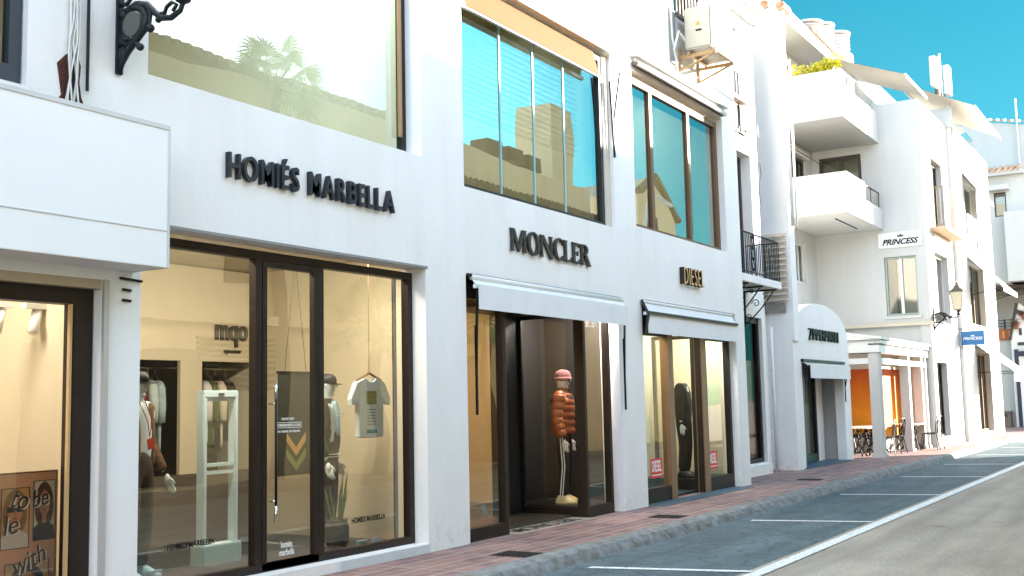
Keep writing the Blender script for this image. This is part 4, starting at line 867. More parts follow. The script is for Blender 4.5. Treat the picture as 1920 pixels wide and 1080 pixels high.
# ------------------------------------------------------------------ canopy box, lamp, cables on the near wall
cb = thing('sign_box', 'large blank white sign box projecting over the left shop front', 'sign box', (2,-.4,3.1))
MB().box(-4, 5.56, -.40, -.003, 2.58, 3.66).build('box', mat('box_white', (.84,.83,.81), .55, var=.02), cb, bevel=.004)
MB().box(-4.0, 5.565, -.408, -.398, 3.635, 3.668).box(5.545,5.566,-.408,-.0,2.58,3.63).box(-4,5.566,-.406,-.4,2.855,2.862).build('edge_trim', mat('box_trim', (.62,.61,.6), .5), cb)
MB().box(-4.0, 5.5, -.36, -.02, 3.662, 3.672).build('top_sheet', mat('box_top_dark', '30343c', .5), cb)
def lantern(name, label, wx, wy, zb, s=1.0, face='-y', lamp_h=.55, out=.85):
    """wall plate at (wx, wy), arm reaching towards -y"""
    t = thing(name, label, 'street lamp', (wx, wy, zb), 'iron bracket lanterns'); ir = IRON
    P3 = lambda u, z, o=0: (wx+o, wy-u*s, zb+z*.66*s)
    MB().box(wx-.03*s, wx+.03*s, wy-.035*s, wy-.001, zb, zb+.70*s).build('wall_plate', ir, t, bevel=.006)
    a = MB()
    a.tube([P3(.02,.02),P3(.05,.12),P3(.12,.24),P3(.22,.36),P3(.30,.46),P3(.335,.58),P3(.29,.70),P3(.18,.76),P3(.06,.74)], [.02*s,.022*s,.024*s,.026*s,.03*s,.03*s,.03*s,.026*s,.02*s], 8)
    a.tube([P3(.10,.74),P3(.22,.78),P3(.34,.73),P3(.42,.62),P3(.50,.53),P3(.60,.50),P3(.70,.55),P3(.73,.64)], [.024*s,.03*s,.03*s,.028*s,.026*s,.024*s,.02*s,.018*s], 8)
    a.tube([P3(.175+.12*math.cos(i*.42),.555+.18*math.sin(i*.42)) for i in range(15)], .016*s, 6, closed=True)
    a.tube([P3(.03,.36),P3(.12,.33),P3(.20,.34),P3(.25,.28),P3(.24,.24)], [.02*s]*5, 7)
    a.tube([P3(.03,.10),P3(.09,.22),P3(.08,.33)], .014*s, 6)
    a.tube([P3(.36,.72),P3(.37,.60),P3(.36,.50),P3(.38,.46)], .016*s, 6)
    a.tube([P3(.52,.55),P3(.55,.64),P3(.61,.68),P3(.66,.63),P3(.62,.57)], .016*s, 6)
    a.tube([P3(.02,.84),P3(.10,.82),P3(.16,.90),P3(.12,1.0),P3(.05,.97)], .018*s, 6)
    for u, z, r in ((.26,.26,.03),(.37,.45,.035),(.46,.52,.025),(.50,.57,.025),(.10,.40,.03),(.07,.70,.035)): a.sphere(P3(u,z), r*s, 8, 6)
    a.build('scroll_arm', ir, t, smooth=True)
    MB().tube([P3(.175,.555,-.018*s),P3(.175,.555,.018*s)], .098*s, 20).build('medallion', mat('medallion_grey', '55554f', .6), t)
    u0 = .73; h = MB(); h.lathe([(.02*s,0),(.055*s,.02*s),(.06*s,.045*s),(.025*s,.07*s),(.03*s,.10*s),(.055*s,.12*s),(.055*s,.17*s),(.075*s,.18*s),(.075*s,.21*s),(.04*s,.23*s)], P3(u0,.62), 14); h.build('lamp_holder', ir, t, smooth=True)
    c = P3(u0,.86); L = lamp_h*s; w0, w1 = .11*s, .18*s
    cg = MB()
    for sx, sy in ((1,1),(1,-1),(-1,-1),(-1,1)): cg.bar((c[0]+sx*w0,c[1]+sy*w0,c[2]),(c[0]+sx*w1,c[1]+sy*w1,c[2]+L), .018*s)
    for w_, z in ((w0,0),(w1,L)):
        for i in range(4):
            a1 = ((1,1),(1,-1),(-1,-1),(-1,1))[i]; a2 = ((1,-1),(-1,-1),(-1,1),(1,1))[i]; cg.bar((c[0]+a1[0]*w_,c[1]+a1[1]*w_,c[2]+z),(c[0]+a2[0]*w_,c[1]+a2[1]*w_,c[2]+z), .022*s)
    cg.add([(c[0]+sx*w_,c[1]+sy*w_,z) for w_, z in ((w1+.03*s,c[2]+L),(.09*s,c[2]+L+.13*s),(.07*s,c[2]+L+.2*s)) for sx, sy in ((1,1),(1,-1),(-1,-1),(-1,1))], [(a_*4+b,a_*4+(b+1)%4,a_*4+4+(b+1)%4,a_*4+4+b) for a_ in range(2) for b in range(4)]+[(8,9,10,11)])
    cg.lathe([(.03*s,0),(.05*s,.04*s),(.02*s,.09*s),(.01*s,.14*s)], (c[0],c[1],c[2]+L+.2*s), 8)
    cage = cg.build('lantern_cage', mat('lantern_bronze', '5c5446', .5, .5), t)
    gg = MB(); v = [(c[0]+sx*w_*.97,c[1]+sy*w_*.97,c[2]+z) for w_, z in ((w0,.01),(w1,L-.01)) for sx, sy in ((1,1),(1,-1),(-1,-1),(-1,1))]
    gg.add(v, [(b,(b+1)%4,4+(b+1)%4,4+b) for b in range(4)]); gg.build('lantern_glass', mat('frosted_glass', 'cfc2a4', .35), cage)
    return t
lantern('wall_lantern', 'black scrolled iron lantern bracket nearest the top left corner', 5.39, 0, 4.10, 1.0)
lantern('wall_lantern', 'iron scroll bracket with a glass lantern on the corner of the distant white building', 34.35, -.3, 3.45, .98)
cbn = thing('cable_bundle', 'bundle of white cables in a rusty broken patch above the sign box', 'cables', (4.95,0,3.7))
hp = MB(); rr_ = random.Random(9); ring = []
prof_ = [(4.80,3.675),(4.84,3.76),(4.90,3.83),(4.88,3.95),(4.86,4.06),(4.93,4.14),(5.02,4.20),(5.06,4.08),(5.05,3.95),(5.07,3.84),(5.12,3.74),(5.14,3.675)]
hp.prism(prof_, lambda x, z: (x,-.006,z), lambda x, z: (x,-.001,z)); hp.build('broken_patch', mat('rust_patch', '5a3020', .95, var=.6, vscale=25, bump=.9, bscale=60), cbn)
for i in range(6):
    x = 4.90+i*.022; c_ = MB(); pts = []
    for k in range(15):
        z = 3.69+k*.14; pts.append((x+.03*math.sin(k*.8+i*1.9)*(1 if k < 5 else .35)+.02*math.sin(k*.3)+(4.97-x)*.6*min(1,k/5), -.025-.012*(i%3)-.03*max(0,1-k/4)*(i%2), z))
    c_.tube(pts, .007 if i % 3 else .010, 6); c_.build('cable', mat('cable_white', 'd8d6d0', .5), cbn, smooth=True)
MB().tube([(5.10,-.03,3.9),(5.10,-.03,6)], .012, 6).build('thin_wire', BLACK, cbn)
for z, lb_ in ((2.36,'short black iron peg on the white pillar, lowest of the three'),(2.44,'short black iron peg on the white pillar, middle of the three')):
    tag(MB().bar((5.46,-.012,z),(5.54,-.012,z-.004), .012, .02).build('iron_peg', BLACK), lb_, 'peg')
tag(MB().bar((5.44,-.012,2.525),(5.64,-.012,2.515), .02, .018).build('iron_peg', BLACK), 'long black iron peg on the white pillar, right under the sign box', 'peg')
# air conditioner
ac_ = thing('air_conditioner', 'white outdoor air conditioning unit on a tan wall bracket', 'air conditioner', (16.9,-.3,7.1))
MB().box(16.35, 17.35, -.62, -.16, 7.22, 7.92).build('casing', mat('ac_white', 'aaa596', .5), ac_, bevel=.02)
MB().box(16.93,17.32,-.626,-.62,7.25,7.9).build('grille_panel', mat('grille_tan', 'a8692c', .6), ac_)
g_ = MB()
for i in range(14): g_.box(16.95,17.30,-.632,-.62,7.27+i*.045,7.285+i*.045)
for i in range(12): g_.box(17.35,17.362,-.60,-.2,7.27+i*.05,7.285+i*.05)
g_.build('grille', mat('grille_slat', 'd0c4ac', .6), ac_)
MB().prism([(-.44,7.60),(-.36,7.60),(-.40,7.68)], lambda y, z: (16.35,y,z), lambda y, z: (16.346,y,z)).build('warning_sticker', mat('sticker_orange', 'e08a20'), ac_)
MB().box(16.344,16.35,-.46,-.36,7.50,7.53).build('label_plate', BLACK, ac_)
k = MB()
for x in (16.45, 17.25): k.bar((x,-.66,7.14),(x,-.002,7.14), .05); k.bar((x,-.03,6.9),(x,-.03,7.3), .04); k.bar((x,-.6,7.12),(x,-.03,6.92), .03)
k.bar((16.4,-.64,7.17),(17.3,-.64,7.17), .05); k.bar((16.4,-.2,7.17),(17.3,-.2,7.17), .05); k.build('bracket', mat('ac_bracket', 'a8875a', .6), ac_)
pc = MB(); pc.tube([(16.5,-.2,7.3),(16.2,-.12,7.5),(16.15,-.05,7.2),(16.3,-.03,6.95),(16.32,-.02,6.75)], .025, 6); pc.tube([(16.1,-.03,7.9),(16.12,-.04,7.4),(16.25,-.03,7.0)], .02, 6)
pc.tube([(16.9,-.03,6.98),(18.0,-.015,7.0),(19.0,-.012,6.99)], .006, 4); pc.build('pipe', mat('cable_white', 'd8d6d0'), ac_)
MB().box(16.08,16.3,-.03,-.002,6.98,7.9).build('back_plate', mat('grey_vent','8e8a82'), ac_)

# ------------------------------------------------------------------ awnings on the near row
awning('shop_awning', 'white folded awning with long valance over the dark recessed entrance', 10.18, 13.98, 2.95, -.02, 2.84, -.11, .26, FABRIC, arm=.55, armz=1.95, box=.07)
sl = MB().box(10.11, 13.95, -.035, .0, 2.955, 2.985)
tag(sl.build('awning_slot', BLACK), 'thin black awning track line above the folded white awning of the dark entrance', 'awning track')
awning('shop_awning', 'white folded awning with a dark bar over the shop with red window stickers', 14.66, 18.34, 2.98, -.02, 2.80, -.10, .29, FABRIC, box=.05)
dk = MB(); dk.bar((14.64,-.13,2.81),(18.30,-.13,2.81), .03, .04); dk.bar((14.65,-.12,2.80),(14.65,-.02,3.0), .03); dk.bar((14.65,-.13,2.80),(14.65,-.07,2.50), .03)
tag(dk.build('awning_bar', mat('awning_bar_dark', '3a3632', .5, .3)), 'dark metal awning bar and arm in front of the shop with red window stickers', 'awning bar')
t_ = awning('window_awning', 'rolled up awning with sunlit orange underside over the middle upper window', 10.13, 13.46, 6.46, .04, 6.10, -.05, 0, TAN_FAB, box=0)
MB().box(10.1, 13.95, -.10, -.0, 6.50, 6.66).build('cassette', WHITE, t_, bevel=.02)
MB().bar((13.97,-.12,6.25),(13.88,-.03,5.45), .026).build('folding_arm', BLACK, t_); MB().bar((13.82,-.03,6.1),(13.90,-.03,5.0), .026).build('folding_arm', BLACK, t_)
t_ = awning('window_awning', 'closed white awning cassette over the upper window with two dark mullions', 14.66, 18.25, 6.66, -.02, 6.56, -.13, 0, FABRIC, box=.1)
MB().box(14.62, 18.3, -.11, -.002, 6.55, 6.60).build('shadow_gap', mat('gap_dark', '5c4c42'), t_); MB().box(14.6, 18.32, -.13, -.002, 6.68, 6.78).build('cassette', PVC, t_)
hk = MB(); hk.tube([(13.93,-.03,6.62),(13.95,-.10,6.75),(14.02,-.10,6.9),(14.1,-.08,6.82),(14.2,-.1,7.0)], .022, 6)
tag(hk.build('crank_eye', PVC), 'little white curled awning crank fitting on the sunlit wall', 'fitting')
# ------------------------------------------------------------------ signs
s1 = thing('shop_sign', 'bold black raised letters HOMIÉS MARBELLA on the white wall', 'sign', (6.49,0,3.48))
SIGNB = mat('sign_black', '23262e', .45, .1, var=.2)
letters('HOMIÉS MARBELLA', 6.50, 8.77, 3.485, 3.70, -.004, SIGNB, s1, .024, off=.014, gap=.17, space=.30)
s2 = thing('shop_sign', 'large dark bronze serif letters MONCLER over the recessed entrance', 'sign', (11.02,0,3.34))
def serif(s, x0, x1, z0, z1, y, ext, material, parent):
    """flared roman capitals drawn as outlines: list of convex-ish polygons in a 0..w x 0..1 box"""
    def st_(x, a, b, w=.16, f=.05): return [(x-w/2-f,a),(x+w/2+f,a),(x+w/2,a+.06),(x+w/2-.015,(a+b)/2),(x+w/2,b-.06),(x+w/2+f,b),(x-w/2-f,b),(x-w/2,b-.06),(x-w/2+.015,(a+b)/2),(x-w/2,a+.06)]
    def ring_(cx_, cz, rx, rz, tx, tz, a0, a1, n=28):
        o = [(cx_+rx*math.cos(a0+(a1-a0)*i/n), cz+rz*math.sin(a0+(a1-a0)*i/n)) for i in range(n+1)]; q_ = [(cx_+(rx-tx)*math.cos(a0+(a1-a0)*i/n), cz+(rz-tz)*math.sin(a0+(a1-a0)*i/n)) for i in range(n+1)]
        return [[o[i], o[i+1], q_[i+1], q_[i]] for i in range(n)]
    G = {
     'M': (.98, [st_(.11,0,1,.13), st_(.87,0,1,.15), [(.06,1),(.24,1),(.53,.16),(.48,0),(.42,.1)], [(.46,0),(.53,0),(.86,.86),(.82,1),(.74,1),(.46,.2)]]),
     'O': (.82, ring_(.41,.5,.40,.54,.17,.07,0,2*math.pi)),
     'N': (.84, [st_(.10,0,1,.12), st_(.74,0,1,.12), [(.04,1),(.24,1),(.80,.1),(.80,-.06),(.70,-.06),(.10,.86)]]),
     'C': (.70, ring_(.42,.5,.41,.54,.18,.07,.85,2*math.pi-.75)+[[(.60,.98),(.70,.96),(.70,.72),(.66,.80)], [(.66,.22),(.72,.26),(.70,.05),(.6,.02)]]),
     'L': (.56, [st_(.13,0,1,.16), [(.1,0),(.52,0),(.56,.24),(.50,.13),(.4,.09),(.1,.09)]]),
     'E': (.56, [st_(.13,0,1,.16), [(.1,0),(.52,0),(.55,.22),(.49,.12),(.1,.09)], [(.1,1),(.50,1),(.52,.80),(.46,.89),(.1,.92)], [(.15,.46),(.38,.46),(.42,.38),(.43,.62),(.38,.55),(.15,.55)]]),
     'R': (.68, [st_(.13,0,1,.16)]+ring_(.24,.73,.32,.27,.15,.07,-math.pi/2,math.pi/2,16)+[[(.2,1),(.26,1),(.26,.93),(.2,.93)],[(.2,.53),(.26,.53),(.26,.46),(.2,.46)],[(.26,.50),(.42,.50),(.70,.0),(.74,-.04),(.54,-.02)]])}
    tot = sum(G[c][0] for c in s)+.05*(len(s)-1); kx = (x1-x0)/tot; x = x0
    for c in s:
        m_ = MB(); e = 0
        for p in G[c][1]:
            e += .0007; m_.prism(p, lambda u, v, x=x: (x+u*kx, y, z0+v*(z1-z0)), lambda u, v, x=x, e=e: (x+u*kx, y-ext-e, z0+v*(z1-z0)))
        m_.build('letter', material, parent); x += (G[c][0]+.05)*kx
serif('MONCLER', 11.03, 13.03, 3.345, 3.62, -.008, .028, mat('sign_bronze', '3b3531', .45, .3, var=.2), s2)
s3 = thing('shop_sign', 'deep brass-faced narrow letters DIESEL on the white wall', 'sign', (16.2,0,3.34))
letters('DIESEL', 16.14, 16.95, 3.36, 3.63, -.004, mat('sign_side_dark', '2c2018', .5, .3), s3, .04, off=-.01, gap=.24)
letters('DIESEL', 16.14, 16.95, 3.36, 3.63, -.0845, mat('sign_brass', 'e0b884', .5, .1), s3, .003, off=-.01, gap=.24)
s4 = thing('shop_sign', 'two big dark letters partly hidden behind the pillar, above the wrought iron balcony', 'sign', (20.7,.68,6.9))
serif('LL', 20.62, 21.45, 6.92, 7.50, .695, .05, mat('sign_bronze', '3b3531'), s4)
for nm_, lb_, p_ in (('wall_hook','short grey iron hook high on the shaded wall, beside the two dark letters',[(21.9,.66,7.3),(21.95,.6,7.25),(21.98,.6,7.0)]),('wall_hook','long thin curled grey iron hook beside the balcony door',[(21.75,.66,6.45),(22.0,.6,6.45),(22.06,.6,6.2),(21.95,.62,5.9),(22.08,.66,5.6)])):
    tag(MB().tube(p_, .014, 6).build(nm_, mat('hook_grey', '5a6066', .5, .4)), lb_, 'hook')

# ------------------------------------------------------------------ inside the shops
def area(name, x0, x1, y0, y1, z, power, col, tilt=22):
    l_ = bpy.data.lights.new(name, 'AREA'); l_.shape = 'RECTANGLE'; l_.size = x1-x0; l_.size_y = y1-y0; l_.energy = power; l_.color = col
    o = bpy.data.objects.new(name, l_); COL.objects.link(o); o.location = ((x0+x1)/2, (y0+y1)/2, z); o.rotation_euler = (math.radians(tilt), 0, 0); return o
def ceiling_lamp(label, x0, x1, y0, y1, z, power, col, e):
    t = thing('ceiling_light', label, 'ceiling light', ((x0+x1)/2,(y0+y1)/2,z))
    MB().box(x0-.04,x1+.04,y0-.04,y1+.04,z,z+.06).build('housing', PVC, t)
    MB().box(x0,x1,y0,y1,z-.006,z-.001).build('diffuser', mat('lamp_'+label[:6], (.9,.85,.7), .5, emit=col, es=e), t)
    area('shop_light', x0, x1, y0, y1, z-.03, power, tuple(lin(col)[:3]))
ceiling_lamp('warm ceiling panel light inside the left edge shop', 1.5, 4.9, .5, .9, 3.1, 13, 'fff4e8', .4)
ceiling_lamp('long ceiling light inside the shop with the menswear', 5.9, 9.2, .42, .62, 3.1, 12, 'fff4e4', .4)
ceiling_lamp('warm ceiling light inside the dark entrance shop', 10.4, 12.6, 1.6, 2.0, 3.1, 14, 'ffd8a4', .6)
ceiling_lamp('small ceiling light inside the case with the orange jacket', 13.1, 13.8, .25, .40, 2.93, 7, 'fff8f2', .8)
ceiling_lamp('soft ceiling light inside the case with the headless dummy', 17.4, 18.4, .35, .50, 3.0, 6, 'fffaf0', .8)
ceiling_lamp('soft ceiling light behind the left red window sticker', 14.9, 15.7, .5, 1.1, 3.0, 5, 'fff0d0', .8)
ceiling_lamp('office strip light behind the middle upper window', 10.8, 13.2, 1.5, 1.8, 7.3, 16, 'fff0d8', 4)
ceiling_lamp('pale ceiling light behind the big top left window', 6.0, 9.0, .6, 1.0, 7.3, 50, 'd4e6ff', 2)  # unseen light added to lay a pale veil behind the glass
ceiling_lamp('office strip light behind the upper window with two mullions', 15.0, 18.0, 1.5, 1.8, 7.3, 16, 'fff0d8', 4)
# left shop: track spots, poster
for k, (x, y, lb) in enumerate(((5.27,.78,'white ceiling spotlight nearest the dark frame of the left shop'),(5.0,.84,'white ceiling spotlight cut by the left edge of the photo'))):
    t = thing('spotlight', lb, 'spotlight', (x,y,2.5), 'spotlights in the left shop')
    MB().tube([(x,y,3.15),(x,y,2.30)], .012, 8).box(x-.10,x+.10,y-.03,y+.03,2.33,2.37).build('mount', PVC, t)
    MB().tube([(x+.03,y+.02,2.32),(x-.03,y-.02,2.14)], .040, 14).build('lamp_head', PVC, t, smooth=True)
    MB().tube([(x-.03,y-.02,2.142),(x-.032,y-.022,2.135)], .033, 14).build('reflector', CHROME, t)
MB().box(1.0, 5.39, 2.4, 2.45, .04, 3.19).box(-5,1,6.0,6.05,.04,3.19).box(4.2,5.39,1.2,2.4,2.70,2.76).build('room_wall', mat('peach_wall', 'e6d8bc', .8, var=.04), B)
ps = thing('poster', 'peach poster with framed portraits and the words to be with', 'poster', (4.9,.34,.7))
PX0, PX1, PZ0, PZ1 = 4.1, 5.19, .02, 1.10
MB().box(PX0,PX1,.34,.35,PZ0,PZ1).build('sheet', mat('poster_peach', 'd69a72', .5, var=.06), ps)
k = MB()
def rect(m_, x0, x1, z0, z1, y, t=.006): m_.box(x0,x1,y,y+.002,z0,z0+t).box(x0,x1,y,y+.002,z1-t,z1).box(x0,x0+t,y,y+.002,z0+t,z1-t).box(x1-t,x1,y,y+.002,z0+t,z1-t)
rect(k, PX0,PX1-.01,PZ0,PZ1-.005,.337)
def portrait(x0, x1, z0, z1, bgc, hair, skin, cloth, glasses, nm):
    w_, h_ = x1-x0, z1-z0; cx_, cz = (x0+x1)/2, z0+h_*.62
    MB().box(x0,x1,.336,.338,z0,z1).build('portrait_ground', mat('pg'+nm, bgc, .6, var=.1), ps)
    el = lambda a, b, ra, rb, y, n=22: [(a+ra*math.cos(6.2832*i/n), b+rb*math.sin(6.2832*i/n)) for i in range(n)]
    pr_ = lambda poly, y, c, nn: MB().prism([(min(max(a, x0+.002), x1-.002), min(max(b, z0+.002), z1-.002)) for a, b in poly], lambda u, v: (u,y,v), lambda u, v: (u,y+.001,v)).build(nn, mat('p_'+c, c, .6, var=.15, vscale=12), ps)
    pr_(el(cx_, cz-.02, w_*.42, h_*.40, 0), .3345, hair, 'hair'); pr_([(x0,z0),(x1,z0),(x1-.01,z0+h_*.22),(cx_+w_*.12,z0+h_*.32),(cx_-w_*.12,z0+h_*.32),(x0+.01,z0+h_*.22)], .333, cloth, 'clothing')
    pr_([(cx_-w_*.1,z0+h_*.28),(cx_+w_*.1,z0+h_*.28),(cx_+w_*.1,cz-h_*.1),(cx_-w_*.1,cz-h_*.1)], .3320, skin, 'neck')
    pr_(el(cx_, cz, w_*.25, h_*.22, 0), .331, skin, 'face'); pr_([(cx_-w_*.27,cz+h_*.10),(cx_,cz+h_*.25),(cx_+w_*.27,cz+h_*.10),(cx_+w_*.2,cz+h_*.24),(cx_,cz+h_*.32),(cx_-w_*.2,cz+h_*.24)], .3302, hair, 'fringe')
    if glasses: pr_([(cx_-w_*.30,cz+h_*.07),(cx_+w_*.30,cz+h_*.07),(cx_+w_*.28,cz-h_*.02),(cx_+w_*.06,cz-h_*.02),(cx_,cz+h_*.02),(cx_-w_*.06,cz-h_*.02),(cx_-w_*.28,cz-h_*.02)], .3295, '17130f', 'sunglasses')
    else:
        for s_ in (-1, 1): pr_(el(cx_+s_*w_*.1, cz+h_*.02, w_*.045, h_*.012, 0, 10), .3295, '2a1c14', 'eye')
    pr_(el(cx_, cz-h_*.12, w_*.08, h_*.018, 0, 12), .3294, '8c4434', 'mouth'); pr_([(cx_-.006,cz+h_*.02),(cx_+.006,cz+h_*.02),(cx_+.014,cz-h_*.06),(cx_-.008,cz-h_*.065)], .3293, 'a0704c', 'nose')
    rect(k, x0, x1, z0, z1, .3285, .005)
portrait(4.73,4.955,.56,.99,'c89a5c','8a5a2c','c98a5c','d9c8b8',True,'a'); portrait(4.985,5.165,.60,1.03,'d8c8a8','4a3020','b07a50','1c1412',False,'b'); portrait(4.77,5.12,.02,.46,'c8a070','3a2416','a8683c','2a1c14',True,'c')
k.build('print_lines', mat('print_black', '1a1410', .6), ps)
for txt, x, z, w_, h_, ro in (('to',4.80,.86,.13,.11,-.25),('be',4.98,.84,.13,.12,.1),('le',4.755,.66,.12,.13,.12),('with',4.86,.37,.26,.13,.35)):
    text_on(txt, (x-.004,.3205,z), w_, h_, mat('ink_black', '100c0a', .6), ps, ext=.001, off=.0, shear=.25, rot=ro); text_on(txt, (x+.010,.3245,z-.006), w_, h_, mat('ink_cream', 'f0e0c8', .6), ps, ext=.001, shear=.25, rot=ro)
# second shop: back wall with two dark rails of clothes
MB().box(5.56, 7.9, 2.95, 3.0, .04, 3.19).box(8.62, 8.94, 2.95, 3.0, .801, 2.089).box(7.9, 9.79, 2.95, 3.0, 2.09, 3.19).build('room_wall', INT, B)
MB().box(5.56, 9.79, 2.90, 2.949, .04, .78).box(7.9,9.79,2.95,3.0,.04,.80).build('road_reflection_band', mat('road_reflection_dark', '5a5244', .6), B)  # dark band stands in for the road mirrored low in the glass
MB().box(7.9, 9.79, 3.6, 3.65, .6, 2.3).build('niche_back', DARKIN, B)
def garment(name, label, x, y, zt, col, L=.75, yaw=0, grp='clothes hanging on the dark rails', sleeves=True, w_=.23):
    t = thing(name, label, 'garment', (x,y,zt), grp)
    m_ = mat('cloth_'+col, col, .9, var=.2, vscale=8, bump=.3, bscale=18); g_ = MB(); n = 12; rings = []
    for i in range(n+1):
        u = i/n; z = zt-.10-L*u; rings.append(((x, y, z), (.07+.16*min(1,u*6))*(w_/.23)*(1+.08*u), .035+.02*math.sin(u*5)+.015*u, yaw))
    g_.loft(rings, 16); g_.build('body', m_, t, smooth=True)
    if sleeves:
        for s_ in (-1, 1):
            ax = Vector((math.cos(yaw), math.sin(yaw), 0))*s_
            p = [Vector((x,y,zt-.14))+ax*.16*(w_/.23), Vector((x,y,zt-.2))+ax*.22*(w_/.23), Vector((x,y,zt-.38))+ax*.27*(w_/.23), Vector((x,y,zt-.58))+ax*.28*(w_/.23)]
            MB().tube(p, [.05,.06,.055,.045], 10).build('sleeve', m_, t, smooth=True)
    hz = MB(); hz.tube([(x-.16*math.cos(yaw),y-.16*math.sin(yaw),zt-.1),(x,y,zt-.03),(x+.16*math.cos(yaw),y+.16*math.sin(yaw),zt-.1)], .008, 5); hz.tube([(x,y,zt-.03),(x,y,zt+.03),(x+.02,y,zt+.05)], .004, 5); hz.build('hanger', CHROME, t)
    return t
cl = (('hanging_jacket','black jacket at the left end of the first dark clothes rail',8.0,'1c1a1c'),('hanging_shirt','white shirt between black jackets on the first dark clothes rail',8.14,'cfd4d0'),('hanging_jacket','dark red jacket on the first dark clothes rail',8.26,'6e2018'),('hanging_shirt','pale grey long sleeved shirt on the first clothes rail',8.38,'b4c0bc'),('hanging_shirt','light blue grey shirt at the right end of the first clothes rail',8.50,'9fb4b4'),
      ('hanging_jacket','black coat at the left of the second dark clothes rail',9.06,'181818'),('hanging_shirt','white shirt hanging among the dark coats of the second rail',9.17,'d0d0c8'),('hanging_jacket','olive green jacket on the second clothes rail',9.29,'4c5a26'),('hanging_jacket','charcoal jacket on the second clothes rail beside the olive one',9.42,'202022'),('hanging_jacket','brown dark jacket on the second clothes rail',9.55,'2c201c'),('hanging_shirt','long cream shirt at the right end of the second clothes rail',9.42,'d8cfb4'))
for i, (nm, lb, x, c) in enumerate(cl): garment(nm, lb, x, 3.22+.02*(i % 3), 1.97, c, .72+.07*(i % 3), 1.15)
cr = MB().tube([(7.92,3.25,2.02),(9.78,3.25,2.02)], .012, 8).build('clothes_rail', CHROME); tag(cr, 'thin metal rail holding the hanging clothes at the back of the menswear shop', 'clothes rail')
# security gate
sg = thing('security_gate', 'pale blue white anti-theft gate standing behind the glass left of the door', 'security gate', (7.37,1.0,.04))
GATE = mat('gate_white', 'bfd6da', .4, var=.04)
g_ = MB(); g_.box(7.15,7.20,.95,1.05,.28,1.64).box(7.54,7.59,.95,1.05,.28,1.64).box(7.15,7.59,.95,1.05,1.64,1.70).box(7.20,7.54,.97,1.03,1.60,1.638); g_.build('frame', GATE, sg, bevel=.01)
MB().box(7.2,7.54,.97,1.03,.92,.95).box(7.2,7.54,.97,1.03,.99,1.02).build('cross_bar', GATE, sg); MB().box(7.13,7.61,.92,1.10,.036,.28).build('base', GATE, sg, bevel=.01); MB().box(7.33,7.40,.944,.95,1.655,1.675).build('indicator', BLACK, sg)
# mirrored sign, mirrored panel, plaques
ms = thing('mirrored_sign', 'dark rounded letters mqo standing in for a mirrored sign, on the menswear shop wall', 'sign', (9.3,2.94,2.3))  # letters stand in for a sign mirrored in the glass
SG = mat('sign_soft_black', '2a2722', .5)
text_on('mqo', (9.12,2.925,2.27), .52, .26, SG, ms, ext=.012, off=.03); text_on('eyewear', (9.26,2.93,2.18), .28, .05, SG, ms, ext=.006, off=.02)
bn = thing('reflection', 'dark panel with tan chevrons standing in for a reflection, behind the glass door', 'reflection', (9.08,1.6,1.35))  # chevron panel stands in for a t-shirt mirrored in the glass
MB().box(8.80,9.34,1.60,1.615,.79,1.90).build('cloth', mat('reflection_dark', '242a22', .8, var=.3), bn); MB().box(8.79,9.35,1.59,1.625,1.9,1.925).tube([(8.9,1.61,1.9),(9.07,1.61,3.18)], .004, 4).tube([(9.25,1.61,1.9),(9.07,1.61,3.18)], .004, 4).build('hanging_bar', BLACK, bn)
for z, c in ((1.15,'b08a4c'),(.98,'6a7a34')):
    MB().prism([(8.92,z+.1),(9.07,z-.06),(9.22,z+.1),(9.22,z+.01),(9.07,z-.15),(8.92,z+.01)], lambda u, v: (u,1.594,v), lambda u, v: (u,1.598,v)).build('chevron', mat('chev_'+c, c, .7), bn)
# t-shirt on display
ts = thing('t_shirt', 'pale blue and white t-shirt hanging in the shop window on a wooden hanger', 't-shirt', (9.1,.75,1.5))
X0, Y0, Z0 = 9.0, .50, 1.82
out = [(-.10,0),(-.27,-.05),(-.38,-.22),(-.37,-.29),(-.26,-.27),(-.24,-.24),(-.235,-.62),(.0,-.63),(.235,-.62),(.24,-.24),(.26,-.27),(.37,-.29),(.38,-.22),(.27,-.05),(.10,0),(.05,-.035),(0,-.045),(-.05,-.035)]
sh = MB(); sh.prism(out, lambda u, v: (X0+u*.86,Y0-.03,Z0+v), lambda u, v: (X0+u*.86,Y0+.03,Z0+v)); sh.build('shirt', mat('tee_pale', 'e4efee', .9, var=.12, vscale=9, bump=.5, bscale=9), ts, bevel=.012)
MB().box(X0-.08,X0+.08,Y0-.035,Y0-.031,Z0-.28,Z0-.14).build('print', mat('tee_print', 'a8a860', .8, var=.5, vscale=20), ts); MB().box(X0-.08,X0+.08,Y0-.035,Y0-.031,Z0-.58,Z0-.54).build('print', mat('tee_print2', '3f8fa8', .8), ts)
for i in range(6): MB().box(X0-.07,X0+.06,Y0-.034,Y0-.031,Z0-.34-.03*i,Z0-.33-.03*i).build('print_line', mat('tee_line', '8a9a98', .8), ts)
hz = MB(); hz.tube([(X0-.2,Y0,Z0-.03),(X0,Y0,Z0+.05),(X0+.2,Y0,Z0-.03)], .014, 6); hz.tube([(X0,Y0,Z0+.05),(X0,Y0,3.18)], .005, 4); hz.build('hanger', mat('wood', '8a6a44', .5), ts)
